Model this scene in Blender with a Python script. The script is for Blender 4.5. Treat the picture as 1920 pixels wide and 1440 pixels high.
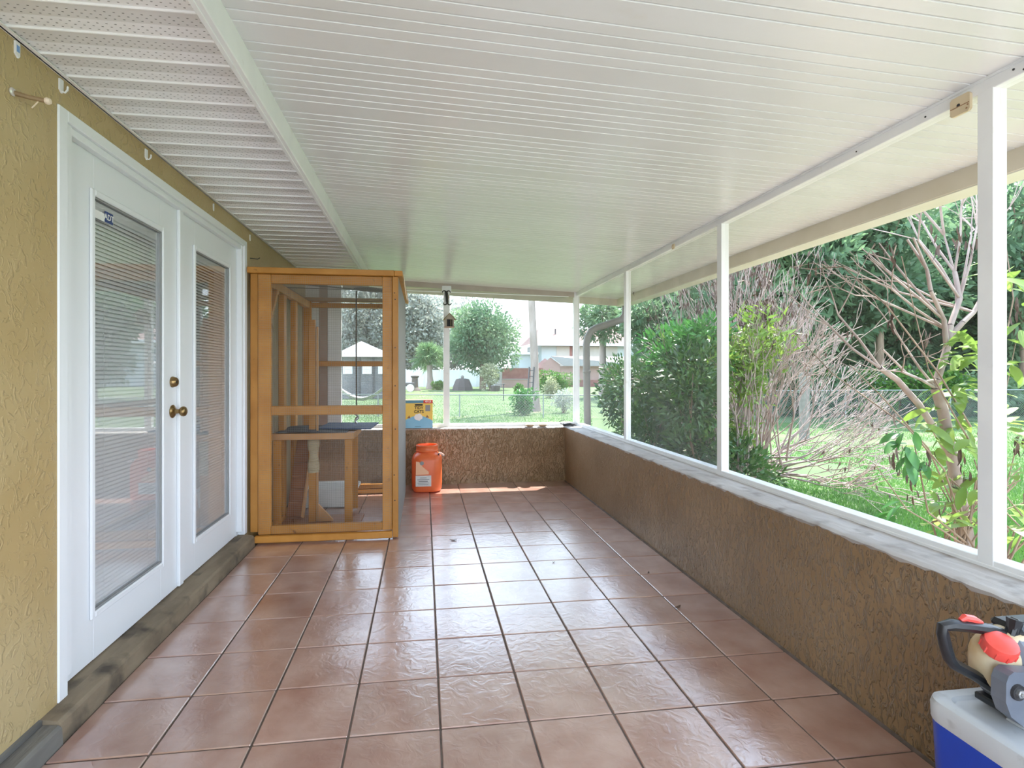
import bpy, math, random
import numpy as np
from mathutils import Vector, Matrix

for o in list(bpy.data.objects):
    bpy.data.objects.remove(o)
scene = bpy.context.scene
COL = scene.collection
random.seed(4)
T = 0.33                                   # floor tile module

# ------------------------------------------------------------------ camera
cd = bpy.data.cameras.new('camera')
cam = bpy.data.objects.new('camera', cd)
COL.objects.link(cam)
cam.location = (-0.0593, -1.9559, 1.3065)
cam.rotation_euler = (math.pi / 2, 0, -0.1328)
cd.sensor_width = 36.0
cd.lens = 995.7 / 1920 * 36
cd.shift_x = (960 - 928.2) / 1920
cd.shift_y = -(720 - 698.07) / 1920
cd.clip_start = 0.02
cd.clip_end = 500
scene.camera = cam

# ------------------------------------------------------------------ sky, sun, exposure
world = bpy.data.worlds.new('sky')
scene.world = world
world.use_nodes = True
wn, wl = world.node_tree.nodes, world.node_tree.links
wn.clear()
w_out = wn.new('ShaderNodeOutputWorld')
w_bg = wn.new('ShaderNodeBackground')
w_tc = wn.new('ShaderNodeTexCoord')
w_sp = wn.new('ShaderNodeSeparateXYZ')
w_rp = wn.new('ShaderNodeValToRGB')
w_rp.color_ramp.elements[0].position = 0.0
w_rp.color_ramp.elements[0].color = (0.90, 0.95, 1.0, 1)
w_rp.color_ramp.elements[1].position = 0.75
w_rp.color_ramp.elements[1].color = (0.50, 0.68, 0.95, 1)
e = w_rp.color_ramp.elements.new(0.2)
e.color = (0.72, 0.85, 1.0, 1)
wl.new(w_tc.outputs['Generated'], w_sp.inputs[0])
wl.new(w_sp.outputs['Z'], w_rp.inputs[0])
wl.new(w_rp.outputs[0], w_bg.inputs['Color'])
w_bg.inputs['Strength'].default_value = 1.15
wl.new(w_bg.outputs[0], w_out.inputs[0])

sd = bpy.data.lights.new('sun', 'SUN')
sd.energy = 4.4
sd.angle = math.radians(0.6)
sd.color = (1.0, 0.95, 0.86)
sun = bpy.data.objects.new('sun', sd)
COL.objects.link(sun)
sun.location = (8, 8, 20)
sun.rotation_euler = Vector((-0.39, -0.42, -1.0)).to_track_quat('-Z', 'Y').to_euler()

vs = scene.view_settings
vs.view_transform = 'Standard'
vs.look = 'None'
vs.gamma = 1.0
vs.use_curve_mapping = False
vs.exposure = 2.2

# ------------------------------------------------------------------ materials
def lin(r, g, b):
    f = lambda c: (c / 255 / 12.92) if c <= 10 else ((c / 255 + .055) / 1.055) ** 2.4
    return (f(r), f(g), f(b))

def pm(name, c1, c2=None, scale=8.0, rough=0.5, bump=0.0, bscale=30.0, stretch=(1, 1, 1), metal=0.0,
       spec=0.5, rnd=0.0, lo=0.35, hi=0.65, detail=4.0, bdist=0.01, bstretch=None, subs=0.0, c3=None, s3=2.0, f3=(.55, .7), dist=0.0, thr=None):
    m = bpy.data.materials.new(name)
    m.use_nodes = True
    n, l = m.node_tree.nodes, m.node_tree.links
    b = n['Principled BSDF']
    b.inputs['Roughness'].default_value = rough
    b.inputs['Metallic'].default_value = metal
    b.inputs['Specular IOR Level'].default_value = spec
    b.inputs['Base Color'].default_value = (*c1, 1)
    tc = n.new('ShaderNodeTexCoord')
    oi = n.new('ShaderNodeObjectInfo')
    mp = n.new('ShaderNodeMapping')
    mp.inputs['Scale'].default_value = stretch
    ml = n.new('ShaderNodeMath'); ml.operation = 'MULTIPLY'; ml.inputs[1].default_value = 37.0
    l.new(oi.outputs['Random'], ml.inputs[0])
    ad = n.new('ShaderNodeVectorMath'); ad.operation = 'ADD'
    l.new(tc.outputs['Object'], ad.inputs[0]); l.new(ml.outputs[0], ad.inputs[1])
    l.new(ad.outputs[0], mp.inputs[0])
    col = None
    if c2 is not None:
        no = n.new('ShaderNodeTexNoise'); no.inputs['Scale'].default_value = scale
        no.inputs['Detail'].default_value = detail
        l.new(mp.outputs[0], no.inputs['Vector'])
        rp = n.new('ShaderNodeValToRGB')
        rp.color_ramp.elements[0].position = lo; rp.color_ramp.elements[0].color = (*c1, 1)
        rp.color_ramp.elements[1].position = hi; rp.color_ramp.elements[1].color = (*c2, 1)
        l.new(no.outputs['Fac'], rp.inputs[0])
        col = rp.outputs[0]
        if c3 is not None:
            n3 = n.new('ShaderNodeTexNoise'); n3.inputs['Scale'].default_value = s3
            n3.inputs['Detail'].default_value = 5
            l.new(ad.outputs[0], n3.inputs['Vector'])
            r3 = n.new('ShaderNodeMapRange'); r3.inputs[1].default_value = f3[0]; r3.inputs[2].default_value = f3[1]
            l.new(n3.outputs['Fac'], r3.inputs[0])
            mx = n.new('ShaderNodeMixRGB'); mx.inputs[2].default_value = (*c3, 1)
            l.new(r3.outputs[0], mx.inputs[0]); l.new(col, mx.inputs[1])
            col = mx.outputs[0]
    if rnd > 0:
        hs = n.new('ShaderNodeHueSaturation')
        mr = n.new('ShaderNodeMapRange'); mr.inputs[3].default_value = 1 - rnd; mr.inputs[4].default_value = 1 + rnd
        l.new(oi.outputs['Random'], mr.inputs[0]); l.new(mr.outputs[0], hs.inputs['Value'])
        if col is None:
            hs.inputs['Color'].default_value = (*c1, 1)
        else:
            l.new(col, hs.inputs['Color'])
        col = hs.outputs[0]
    if col is not None:
        l.new(col, b.inputs['Base Color'])
    if bump > 0:
        m2 = n.new('ShaderNodeMapping'); m2.inputs['Scale'].default_value = bstretch or stretch
        l.new(ad.outputs[0], m2.inputs[0])
        nb = n.new('ShaderNodeTexNoise'); nb.inputs['Scale'].default_value = bscale; nb.inputs['Detail'].default_value = 3
        nb.inputs['Distortion'].default_value = dist
        l.new(m2.outputs[0], nb.inputs['Vector'])
        bp = n.new('ShaderNodeBump'); bp.inputs['Strength'].default_value = bump; bp.inputs['Distance'].default_value = bdist
        hsock = nb.outputs['Fac']
        if thr:
            th = n.new('ShaderNodeMapRange'); th.interpolation_type = 'SMOOTHSTEP'
            th.inputs[1].default_value = thr[0]; th.inputs[2].default_value = thr[1]
            l.new(hsock, th.inputs[0]); hsock = th.outputs[0]
        l.new(hsock, bp.inputs['Height']); l.new(bp.outputs[0], b.inputs['Normal'])
    if subs > 0:
        tr = n.new('ShaderNodeBsdfTranslucent')
        if col is not None:
            l.new(col, tr.inputs['Color'])
        else:
            tr.inputs['Color'].default_value = (*c1, 1)
        ms = n.new('ShaderNodeMixShader'); ms.inputs[0].default_value = subs
        l.new(b.outputs[0], ms.inputs[1]); l.new(tr.outputs[0], ms.inputs[2])
        l.new(ms.outputs[0], n['Material Output'].inputs[0])
    return m

def pane_mat(name, opacity, col, gloss):
    m = bpy.data.materials.new(name); m.use_nodes = True
    n, l = m.node_tree.nodes, m.node_tree.links
    n.remove(n['Principled BSDF'])
    out = n['Material Output']
    tr = n.new('ShaderNodeBsdfTransparent')
    df = n.new('ShaderNodeBsdfDiffuse'); df.inputs['Color'].default_value = (*col, 1)
    mx = n.new('ShaderNodeMixShader')
    if gloss:
        lw = n.new('ShaderNodeLayerWeight'); lw.inputs['Blend'].default_value = .5
        pw = n.new('ShaderNodeMath'); pw.operation = 'POWER'; pw.inputs[1].default_value = 4.0
        l.new(lw.outputs['Facing'], pw.inputs[0])
        fr = n.new('ShaderNodeMapRange'); fr.inputs[3].default_value = gloss; fr.inputs[4].default_value = 1.0
        l.new(pw.outputs[0], fr.inputs[0])
        gl = n.new('ShaderNodeBsdfGlossy'); gl.inputs['Roughness'].default_value = 0.0
        l.new(fr.outputs[0], mx.inputs[0]); l.new(tr.outputs[0], mx.inputs[1]); l.new(gl.outputs[0], mx.inputs[2])
    else:
        no = n.new('ShaderNodeTexNoise'); no.inputs['Scale'].default_value = 2.5
        mr = n.new('ShaderNodeMapRange'); mr.inputs[1].default_value = .35; mr.inputs[2].default_value = .75
        mr.inputs[3].default_value = opacity * .7; mr.inputs[4].default_value = opacity * 1.4
        tc = n.new('ShaderNodeTexCoord')
        l.new(tc.outputs['Object'], no.inputs['Vector']); l.new(no.outputs['Fac'], mr.inputs[0])
        l.new(mr.outputs[0], mx.inputs[0]); l.new(tr.outputs[0], mx.inputs[1]); l.new(df.outputs[0], mx.inputs[2])
    l.new(mx.outputs[0], out.inputs[0])
    return m

M = {}
M['tile'] = pm('terracotta_tile', (.38, .19, .145), (.56, .37, .31), 5, .3, .13, 16, rnd=.07, bdist=.004, lo=.3, hi=.72, spec=.5, dist=1.4, thr=(.38, .70))
_b = M['tile'].node_tree.nodes['Principled BSDF']; _b.inputs['Coat Weight'].default_value = 1.0; _b.inputs['Coat Roughness'].default_value = .19; _b.inputs['Coat IOR'].default_value = 2.5
_bn = [q for q in M['tile'].node_tree.nodes if q.type == 'BUMP'][0]; M['tile'].node_tree.links.new(_bn.outputs[0], _b.inputs['Coat Normal'])
M['grout'] = pm('grout', (.10, .075, .06), (.16, .12, .10), 20, .85)
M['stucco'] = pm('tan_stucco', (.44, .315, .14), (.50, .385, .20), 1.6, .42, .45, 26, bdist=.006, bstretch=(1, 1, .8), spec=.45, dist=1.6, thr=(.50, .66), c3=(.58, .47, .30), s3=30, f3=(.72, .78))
M['stucco_shaded'] = pm('tan_stucco_shaded', (.265, .165, .08), (.33, .215, .115), 2.2, .36, 1.0, 44, bdist=.008, bstretch=(1, 1, .42), spec=.55, dist=1.8, thr=(.48, .64))  # same tan paint, with the half walls' backlit shade put into its colour
M['sill'] = pm('whitewashed_sill', (.40, .37, .35), (.54, .51, .49), 9, .7, .7, 26, stretch=(1, .3, 1), bdist=.008, c3=(.27, .24, .22), s3=9, f3=(.54, .72))
M['white'] = pm('white_aluminium', (.78, .78, .79), (.84, .84, .84), 5, .38, c3=(.62, .58, .52), s3=11, f3=(.66, .85))
M['door_white'] = pm('white_door_paint', (.83, .85, .88), None, rough=.32)
M['slat'] = pm('white_blind_slat', (.85, .87, .89), None, rough=.45)
M['ceil'] = pm('white_roof_panel', (.70, .695, .685), (.745, .74, .735), 3, .24, .12, 40, stretch=(.35, 1, 1), bdist=.004, c3=(.70, .67, .61), s3=5, f3=(.64, .85), spec=.45)
M['soffit'] = pm('white_vinyl_soffit', (.90, .89, .875), None, rough=.4)
M['hole'] = pm('vent_hole', (.26, .25, .235), None, rough=.9)
M['gut'] = pm('cream_gutter', (.70, .66, .56), (.76, .73, .66), 4, .45)
M['gutdark'] = pm('beige_fascia', (.62, .55, .43), (.68, .61, .50), 5, .5)
M['pipe'] = pm('grey_downspout', (.19, .175, .155), (.24, .22, .20), 6, .5)
M['step'] = pm('weathered_step', (.17, .13, .085), (.27, .21, .14), 9, .75, .6, 20, stretch=(1, .35, 1), c3=(.07, .055, .04), s3=6, f3=(.55, .72))
M['stepdark'] = pm('blackened_plank', (.10, .095, .085), (.20, .19, .17), 8, .7, .5, 25, stretch=(2, .3, 1))
M['pine'] = pm('stained_pine', (.43, .175, .022), (.53, .235, .04), 5, .48, .15, 30, rnd=.14, c3=(.20, .07, .012), s3=16, f3=(.66, .78))
M['pinedark'] = pm('brown_plank', (.24, .09, .035), (.33, .14, .06), 6, .5, .15, 30, rnd=.12)
M['palepine'] = pm('pale_pine', (.48, .24, .09), (.58, .31, .13), 6, .55, .1, 30, rnd=.1)
M['wire'] = pm('galvanised_wire', (.34, .33, .31), None, rough=.45, metal=.6)
M['bluemat'] = pm('blue_mat', (.06, .10, .20), (.09, .14, .26), 30, .7)
M['greymat'] = pm('dark_grey_mat', (.06, .065, .08), (.10, .11, .13), 30, .75)
M['tub'] = pm('grey_plastic_tub', (.74, .74, .71), (.80, .80, .77), 4, .4)
M['sisal'] = pm('sisal_rope', (.48, .38, .24), (.58, .48, .32), 20, .8, .6, 60, stretch=(.3, .3, 3))
M['rope'] = pm('dark_cord', (.10, .08, .06), None, rough=.8)
M['black'] = pm('black_plastic', (.012, .013, .016), (.022, .023, .026), 30, .35)
M['blackmetal'] = pm('black_iron', (.014, .012, .010), (.03, .026, .02), 25, .5)
M['ballast'] = M['blackmetal']
M['orange'] = pm('orange_plastic', (.86, .19, .06), (.90, .25, .09), 3, .32, subs=.25)
M['label'] = pm('paper_label', (.66, .63, .60), (.74, .72, .69), 14, .6)
M['jar_sunlit'] = pm('sunlit_orange', (.90, .50, .30), None, rough=.5)  # paler orange standing for sun on the jar
M['ink'] = pm('black_ink', (.03, .028, .03), None, rough=.7)
M['greyink'] = pm('grey_ink', (.30, .30, .30), None, rough=.7)
M['chrome'] = pm('pale_wire', (.72, .70, .67), None, rough=.3, metal=.7)
M['brass'] = pm('antique_brass', (.26, .17, .075), (.34, .23, .10), 18, .28, metal=.95)
M['steel'] = pm('brushed_steel', (.55, .55, .55), None, rough=.35, metal=.9)
M['yellow'] = pm('carton_yellow', (.88, .60, .10), (.90, .64, .14), 6, .5)
M['cblue'] = pm('carton_blue', (.20, .50, .72), (.26, .56, .76), 6, .5)
M['cdeep'] = pm('carton_teal', (.12, .30, .42), None, rough=.5)
M['cred'] = pm('carton_red', (.70, .05, .03), None, rough=.5)
M['cwhite'] = pm('carton_white', (.85, .85, .85), None, rough=.5)
M['cooler_blue'] = pm('cooler_blue', (.002, .045, .42), (.004, .055, .46), 4, .33)
M['cooler_white'] = pm('cooler_white', (.50, .52, .55), (.58, .60, .62), 6, .42, c3=(.30, .29, .28), s3=14, f3=(.60, .8))
M['sawgrey'] = pm('saw_grey', (.13, .145, .18), (.17, .185, .22), 15, .4)
M['tank'] = pm('cream_fuel_tank', (.76, .66, .46), (.60, .36, .13), 9, .35, lo=.42, hi=.75, subs=.15)
M['redcap'] = pm('red_cap', (.78, .07, .05), (.85, .11, .09), 10, .4)
M['tanplate'] = pm('tan_plate', (.58, .46, .29), (.66, .54, .37), 8, .6)
M['clip'] = pm('white_clip', (.80, .80, .80), None, rough=.4)
M['clipblue'] = pm('clip_blue_print', (.18, .34, .66), None, rough=.5)
M['peg'] = pm('wooden_peg', (.20, .13, .06), (.30, .20, .10), 20, .6)
M['string'] = pm('pale_string', (.80, .66, .52), None, rough=.8)
M['rust'] = pm('rust_brown', (.28, .15, .08), (.36, .20, .11), 12, .7)
M['screen'] = pane_mat('insect_screen', .15, (.40, .41, .41), None)
M['screenthin'] = pane_mat('insect_screen_clean', .05, (.34, .35, .35), None)
M['glass'] = pane_mat('door_glass', 0, (1, 1, 1), .15)
M['room'] = pm('dim_room', (.22, .21, .20), None, rough=.8)
# outdoors
M['concrete'] = pm('pale_concrete', (.48, .47, .45), (.55, .54, .52), 2, .8, .2, 60)
M['soil'] = pm('sandy_soil', (.30, .25, .19), (.42, .36, .28), 3, .95, .6, 30)
M['trimpink'] = pm('pinkish_trim', (.36, .24, .19), (.42, .29, .24), 4, .7)
M['header'] = pm('backlit_header', (.40, .34, .29), (.46, .40, .34), 4, .55)  # darker than the cream trim: backlighting put into the colour
M['grain'] = pm('grey_wood', (.34, .29, .23), (.42, .36, .29), 14, .8)
M['navy'] = pm('navy_print', (.03, .06, .20), None, rough=.5)
M['lawn'] = pm('lawn_soil', (.05, .095, .028), (.085, .14, .042), .9, .9, .5, 40, c3=(.17, .15, .10), s3=.45, f3=(.60, .72), detail=7)
M['blade'] = pm('grass_blade', (.055, .165, .025), (.115, .265, .05), .7, .6, subs=.35)
M['leafdark'] = pm('leaf_dark', (.025, .07, .018), (.06, .15, .03), 2.2, .38, subs=.25)
M['leafmid'] = pm('leaf_mid', (.06, .17, .025), (.13, .29, .04), 2.0, .42, subs=.35)
M['leaflime'] = pm('leaf_lime', (.13, .24, .03), (.22, .33, .065), 2.0, .42, subs=.4)
M['leafbright'] = pm('leaf_bright', (.035, .16, .03), (.08, .26, .05), 3.0, .35, subs=.35)
M['leafdry'] = pm('leaf_dry', (.06, .035, .025), (.13, .075, .05), 6, .7)
M['leafblue'] = pm('leaf_woodland', (.085, .17, .09), (.20, .32, .165), .5, .6, subs=.42)
M['leafoak'] = pm('leaf_oak', (.09, .19, .10), (.28, .40, .22), .35, .6, subs=.38)
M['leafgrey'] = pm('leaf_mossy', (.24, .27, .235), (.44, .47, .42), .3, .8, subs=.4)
M['palm'] = pm('palm_frond', (.14, .26, .11), (.30, .44, .22), .5, .5, subs=.38)
M['bark'] = pm('grey_brown_bark', (.19, .13, .09), (.31, .23, .17), 9, .85, .7, 20, stretch=(1, 1, .25))
M['barkpale'] = pm('pale_dead_twig', (.27, .20, .175), (.42, .345, .31), 7, .85)
M['barkgreen'] = pm('green_stem', (.20, .17, .08), (.30, .25, .12), 8, .8)
M['pinebark'] = pm('pine_bark', (.30, .24, .21), (.42, .35, .32), 4, .9, .8, 12, stretch=(1, 1, .3))
M['galv'] = pm('galvanised_fence', (.22, .25, .235), None, rough=.5)
M['vinyl'] = pm('white_vinyl_fence', (.80, .80, .82), None, rough=.5)
M['hwall'] = pm('pale_house_wall', (.48, .55, .57), (.50, .57, .58), 1, .8)
M['hwarm'] = pm('beige_house_wall', (.52, .50, .45), None, rough=.8)
M['hroof'] = pm('pink_roof', (.19, .11, .10), (.23, .145, .13), 2, .8)
M['brick'] = pm('red_brick', (.26, .11, .09), (.32, .15, .125), 3, .85)
M['shed'] = pm('rosy_shed', (.40, .26, .23), (.44, .29, .26), 2, .85)
M['shroof'] = pm('white_shed_roof', (.34, .325, .315), None, rough=.7)
M['dark'] = pm('dark_window', (.06, .06, .065), None, rough=.4)
M['canvas'] = pm('white_canvas', (.40, .40, .40), None, rough=.8)
M['gaz'] = pm('gazebo_screen', (.14, .14, .145), (.19, .19, .195), 2, .7)
M['hammock'] = pm('white_netting', (.46, .45, .44), None, rough=.8)
M['woodpost'] = pm('weathered_post', (.17, .155, .135), (.23, .21, .185), 8, .85)
M['stone'] = pm('dark_stump', (.085, .072, .065), (.12, .10, .09), 8, .9)
M['flower'] = pm('pale_bloom', (.36, .39, .22), (.46, .48, .32), 2, .7, subs=.3)

# ------------------------------------------------------------------ mesh helpers
def root_loc(p):
    return Vector(p.get('_w', (0, 0, 0))) if p is not None else Vector((0, 0, 0))

WLOC = {}
def link(o, parent=None):
    COL.objects.link(o)
    if parent is not None:
        o.parent = parent
    return o

def tag(o, label=None, cat=None, group=None, kind=None):
    if label: o['label'] = label
    if cat: o['category'] = cat
    if group: o['group'] = group
    if kind: o['kind'] = kind
    return o

def empty(name, loc, label=None, cat=None, group=None, kind=None):
    o = bpy.data.objects.new(name, None)
    o.empty_display_size = .05
    COL.objects.link(o)
    o.location = loc
    WLOC[o] = Vector(loc)
    return tag(o, label, cat, group, kind)

class MB:
    def __init__(s):
        s.v = []; s.f = []
    def add(s, vs, fs):
        b = len(s.v)
        s.v += [tuple(v) for v in vs]
        s.f += [tuple(i + b for i in f) for f in fs]
        return s
    def box(s, lo, hi, ch=0.0, mat=None):
        lo, hi = [min(a, b) for a, b in zip(lo, hi)], [max(a, b) for a, b in zip(lo, hi)]
        if ch <= 0:
            vs = [(x, y, z) for x in (lo[0], hi[0]) for y in (lo[1], hi[1]) for z in (lo[2], hi[2])]
            fs = [(0, 1, 3, 2), (4, 6, 7, 5), (0, 4, 5, 1), (2, 3, 7, 6), (0, 2, 6, 4), (1, 5, 7, 3)]
        else:
            c = min([ch] + [(h - l) * .45 for l, h in zip(lo, hi)])
            vs = []; idx = {}
            for sx in (0, 1):
                for sy in (0, 1):
                    for sz in (0, 1):
                        P = [(hi if k else lo)[i] for i, k in enumerate((sx, sy, sz))]
                        I = [P[i] + (-c if k else c) for i, k in enumerate((sx, sy, sz))]
                        for ax in range(3):
                            q = list(I); q[ax] = P[ax]
                            idx[(sx, sy, sz, ax)] = len(vs); vs.append(tuple(q))
            fs = []
            for ax in range(3):
                o1, o2 = [a for a in range(3) if a != ax]
                for sg in (0, 1):
                    q = []
                    for a, b in ((0, 0), (1, 0), (1, 1), (0, 1)):
                        k = [0, 0, 0]; k[ax] = sg; k[o1] = a; k[o2] = b
                        q.append(idx[(*k, ax)])
                    fs.append(tuple(q))
            for ax in range(3):
                o1, o2 = [a for a in range(3) if a != ax]
                for a in (0, 1):
                    for b in (0, 1):
                        k0 = [0, 0, 0]; k0[o1] = a; k0[o2] = b; k1 = list(k0); k1[ax] = 1
                        fs.append((idx[(*k0, o1)], idx[(*k1, o1)], idx[(*k1, o2)], idx[(*k0, o2)]))
            for sx in (0, 1):
                for sy in (0, 1):
                    for sz in (0, 1):
                        fs.append((idx[(sx, sy, sz, 0)], idx[(sx, sy, sz, 1)], idx[(sx, sy, sz, 2)]))
        if mat is not None:
            vs = [tuple(mat @ Vector(v)) for v in vs]
        return s.add(vs, fs)
    def bar(s, p, q, w, h, up=(0, 0, 1), ch=0.0):
        p, q = Vector(p), Vector(q)
        d = (q - p); L = d.length; d.normalize()
        u = Vector(up); sd_ = d.cross(u)
        if sd_.length < 1e-4:
            u = Vector((1, 0, 0)); sd_ = d.cross(u)
        sd_.normalize(); u = sd_.cross(d)
        m = Matrix(((d.x, sd_.x, u.x, p.x), (d.y, sd_.y, u.y, p.y), (d.z, sd_.z, u.z, p.z), (0, 0, 0, 1)))
        return s.box((0, -w / 2, -h / 2), (L, w / 2, h / 2), ch, m)
    def tube(s, pts, r, n=8, caps=True, sq=None):
        pts = [Vector(p) for p in pts]
        rs = r if isinstance(r, (list, tuple)) else [r] * len(pts)
        vs = []; fs = []
        prev = None
        for i, p in enumerate(pts):
            a = pts[max(i - 1, 0)]; b = pts[min(i + 1, len(pts) - 1)]
            d = (b - a).normalized()
            if prev is None:
                u = d.orthogonal().normalized()
            else:
                u = (prev - d * prev.dot(d))
                u = u.normalized() if u.length > 1e-6 else d.orthogonal().normalized()
            prev = u
            w = d.cross(u)
            for k in range(n):
                t = 2 * math.pi * k / n
                vs.append(p + (u * math.cos(t) + w * math.sin(t)) * rs[i])
        for i in range(len(pts) - 1):
            for k in range(n):
                fs.append((i * n + k, i * n + (k + 1) % n, (i + 1) * n + (k + 1) % n, (i + 1) * n + k))
        if caps:
            fs.append(tuple(reversed(range(n)))); fs.append(tuple((len(pts) - 1) * n + k for k in range(n)))
        return s.add(vs, fs)
    def loft(s, loops, cap0=True, cap1=True):
        n = len(loops[0]); vs = [v for L in loops for v in L]; fs = []
        for i in range(len(loops) - 1):
            for k in range(n):
                fs.append((i * n + k, i * n + (k + 1) % n, (i + 1) * n + (k + 1) % n, (i + 1) * n + k))
        if cap0: fs.append(tuple(reversed(range(n))))
        if cap1: fs.append(tuple((len(loops) - 1) * n + k for k in range(n)))
        return s.add(vs, fs)
    def lathe(s, prof, c=(0, 0, 0), n=24, mat=None, cap0=True, cap1=True):
        loops = []
        for r, z in prof:
            L = [Vector((r * math.cos(2 * math.pi * k / n), r * math.sin(2 * math.pi * k / n), z)) for k in range(n)]
            if mat is not None: L = [mat @ v for v in L]
            loops.append([v + Vector(c) for v in L])
        return s.loft(loops, cap0, cap1)
    def prism(s, poly, axis, lo, hi):
        """poly: 2-D points in the plane of the two other axes (ordered x<y<z)"""
        def P(a, b, t):
            q = [a, b]; q.insert(axis, t); return tuple(q)
        n = len(poly)
        vs = [P(a, b, lo) for a, b in poly] + [P(a, b, hi) for a, b in poly]
        fs = [tuple(reversed(range(n))), tuple(range(n, 2 * n))]
        fs += [(k, (k + 1) % n, n + (k + 1) % n, n + k) for k in range(n)]
        return s.add(vs, fs)
    def mesh(s, name, off=Vector((0, 0, 0)), smooth=False):
        me = bpy.data.meshes.new(name)
        me.from_pydata([(v[0] - off[0], v[1] - off[1], v[2] - off[2]) for v in s.v], [], s.f)
        me.update()
        import bmesh
        bm = bmesh.new(); bm.from_mesh(me); bmesh.ops.recalc_face_normals(bm, faces=bm.faces); bm.to_mesh(me); bm.free()
        if smooth:
            me.polygons.foreach_set('use_smooth', [True] * len(me.polygons))
            try: me.set_sharp_from_angle(angle=math.radians(smooth if smooth is not True else 40))
            except Exception: pass
        return me
    def build(s, name, mat, parent=None, smooth=False, origin=None):
        """verts are world coordinates; a child is expressed in its root's frame"""
        off = WLOC.get(parent, Vector((0, 0, 0))) if parent is not None else (Vector(origin) if origin else Vector((0, 0, 0)))
        me = s.mesh(name, off, smooth)
        me.materials.append(M[mat] if isinstance(mat, str) else mat)
        o = bpy.data.objects.new(name, me)
        link(o, parent)
        if parent is None: o.location = off
        WLOC[o] = off
        return o

def rr(w, d, r, n=5, c=(0, 0), z=0):
    out = []
    for cx, cy, a0 in ((w / 2 - r, d / 2 - r, 0), (-w / 2 + r, d / 2 - r, 90), (-w / 2 + r, -d / 2 + r, 180), (w / 2 - r, -d / 2 + r, 270)):
        for k in range(n + 1):
            t = math.radians(a0 + 90 * k / n)
            out.append((c[0] + cx + r * math.cos(t), c[1] + cy + r * math.sin(t), z))
    return out

def shared(name, me, loc, parent, rot=None):
    o = bpy.data.objects.new(name, me)
    link(o, parent)
    off = WLOC.get(parent, Vector((0, 0, 0)))
    o.location = Vector(loc) - off
    if rot: o.rotation_euler = rot
    WLOC[o] = Vector(loc)
    return o

# numpy meshes for foliage
def np_mesh(name, V, F):
    V = np.asarray(V, dtype=np.float32); F = np.asarray(F, dtype=np.int32)
    k = F.shape[1]
    me = bpy.data.meshes.new(name)
    me.vertices.add(len(V)); me.vertices.foreach_set('co', V.ravel())
    me.loops.add(F.size); me.loops.foreach_set('vertex_index', F.ravel())
    me.polygons.add(len(F)); me.polygons.foreach_set('loop_start', np.arange(0, F.size, k, dtype=np.int32))
    me.update(calc_edges=True)
    me.validate()
    return me

def np_obj(name, V, F, mat, parent=None, kind=None, smooth=False):
    off = WLOC.get(parent, Vector((0, 0, 0))) if parent is not None else Vector((0, 0, 0))
    me = np_mesh(name, np.asarray(V) - np.array(off), F)
    if smooth: me.polygons.foreach_set('use_smooth', [True] * len(me.polygons))
    me.materials.append(M[mat])
    o = bpy.data.objects.new(name, me); link(o, parent); WLOC[o] = Vector(off)
    if kind: o['kind'] = kind
    return o

RG = np.random.default_rng(11)
def unit(n, rg=None):
    v = (rg or RG).normal(size=(n, 3)); return v / np.linalg.norm(v, axis=1, keepdims=True)
def nrm(v): return v / np.maximum(np.linalg.norm(v, axis=1, keepdims=True), 1e-9)

def leaves(P, D, L, W, up=.6):
    """folded diamond leaves, 2 triangles each"""
    n = len(P); D = nrm(D)
    Nn = unit(n) + np.array([0, 0, up]); S = nrm(np.cross(D, Nn)); Nn = np.cross(S, D)
    L = np.broadcast_to(np.asarray(L, float), (n,))[:, None]; W = np.broadcast_to(np.asarray(W, float), (n,))[:, None]
    V = np.stack([P, P + D * L * .42 + S * W * .5 + Nn * W * .12, P + D * L - Nn * L * .08, P + D * L * .42 - S * W * .5 + Nn * W * .12], 1)
    b = np.arange(n)[:, None] * 4
    F = np.concatenate([b + np.array([[0, 2, 1]]), b + np.array([[0, 3, 2]])], 0)
    return V.reshape(-1, 3), F

def tubes(segs, n=4):
    """segs: list of (p, q, r0, r1)"""
    P = np.array([s[0] for s in segs], float); Q = np.array([s[1] for s in segs], float)
    R0 = np.array([s[2] for s in segs])[:, None]; R1 = np.array([s[3] for s in segs])[:, None]
    D = nrm(Q - P)
    A = np.where(np.abs(D[:, 2:3]) > .9, np.array([[1., 0, 0]]), np.array([[0, 0, 1.]]))
    U = nrm(np.cross(D, A)); W = np.cross(D, U)
    rings = []
    for k in range(n):
        t = 2 * math.pi * k / n; o = U * math.cos(t) + W * math.sin(t)
        rings.append((P + o * R0, Q + o * R1))
    V = np.stack([r[0] for r in rings] + [r[1] for r in rings], 1)
    b = np.arange(len(segs))[:, None] * 2 * n
    F = np.concatenate([b + np.array([[k, (k + 1) % n, n + (k + 1) % n, n + k]]) for k in range(n)], 0)
    return V.reshape(-1, 3), F

def grow(rg, p, d, L, r, depth, spread, up, out, tips, nch=(2, 3), shrink=.74, steps=2, rmin=.0016):
    d = d / np.linalg.norm(d)
    for s_ in range(steps):
        q = p + d * (L / steps)
        r1 = max(r * .86, rmin)
        out.append((p, q, r, r1)); r = r1; p = q
        d = d + rg.normal(size=3) * .10 + np.array([0, 0, up * .3]); d /= np.linalg.norm(d)
    tips.append((p, d, depth))
    if depth == 0: return
    for c in range(rg.integers(nch[0], nch[1] + 1)):
        nd = d + rg.normal(size=3) * spread + np.array([0, 0, up])
        grow(rg, p, nd, L * shrink * rg.uniform(.8, 1.2), max(r * .72, rmin), depth - 1, spread, up, out, tips, nch, shrink, steps, rmin)

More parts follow.
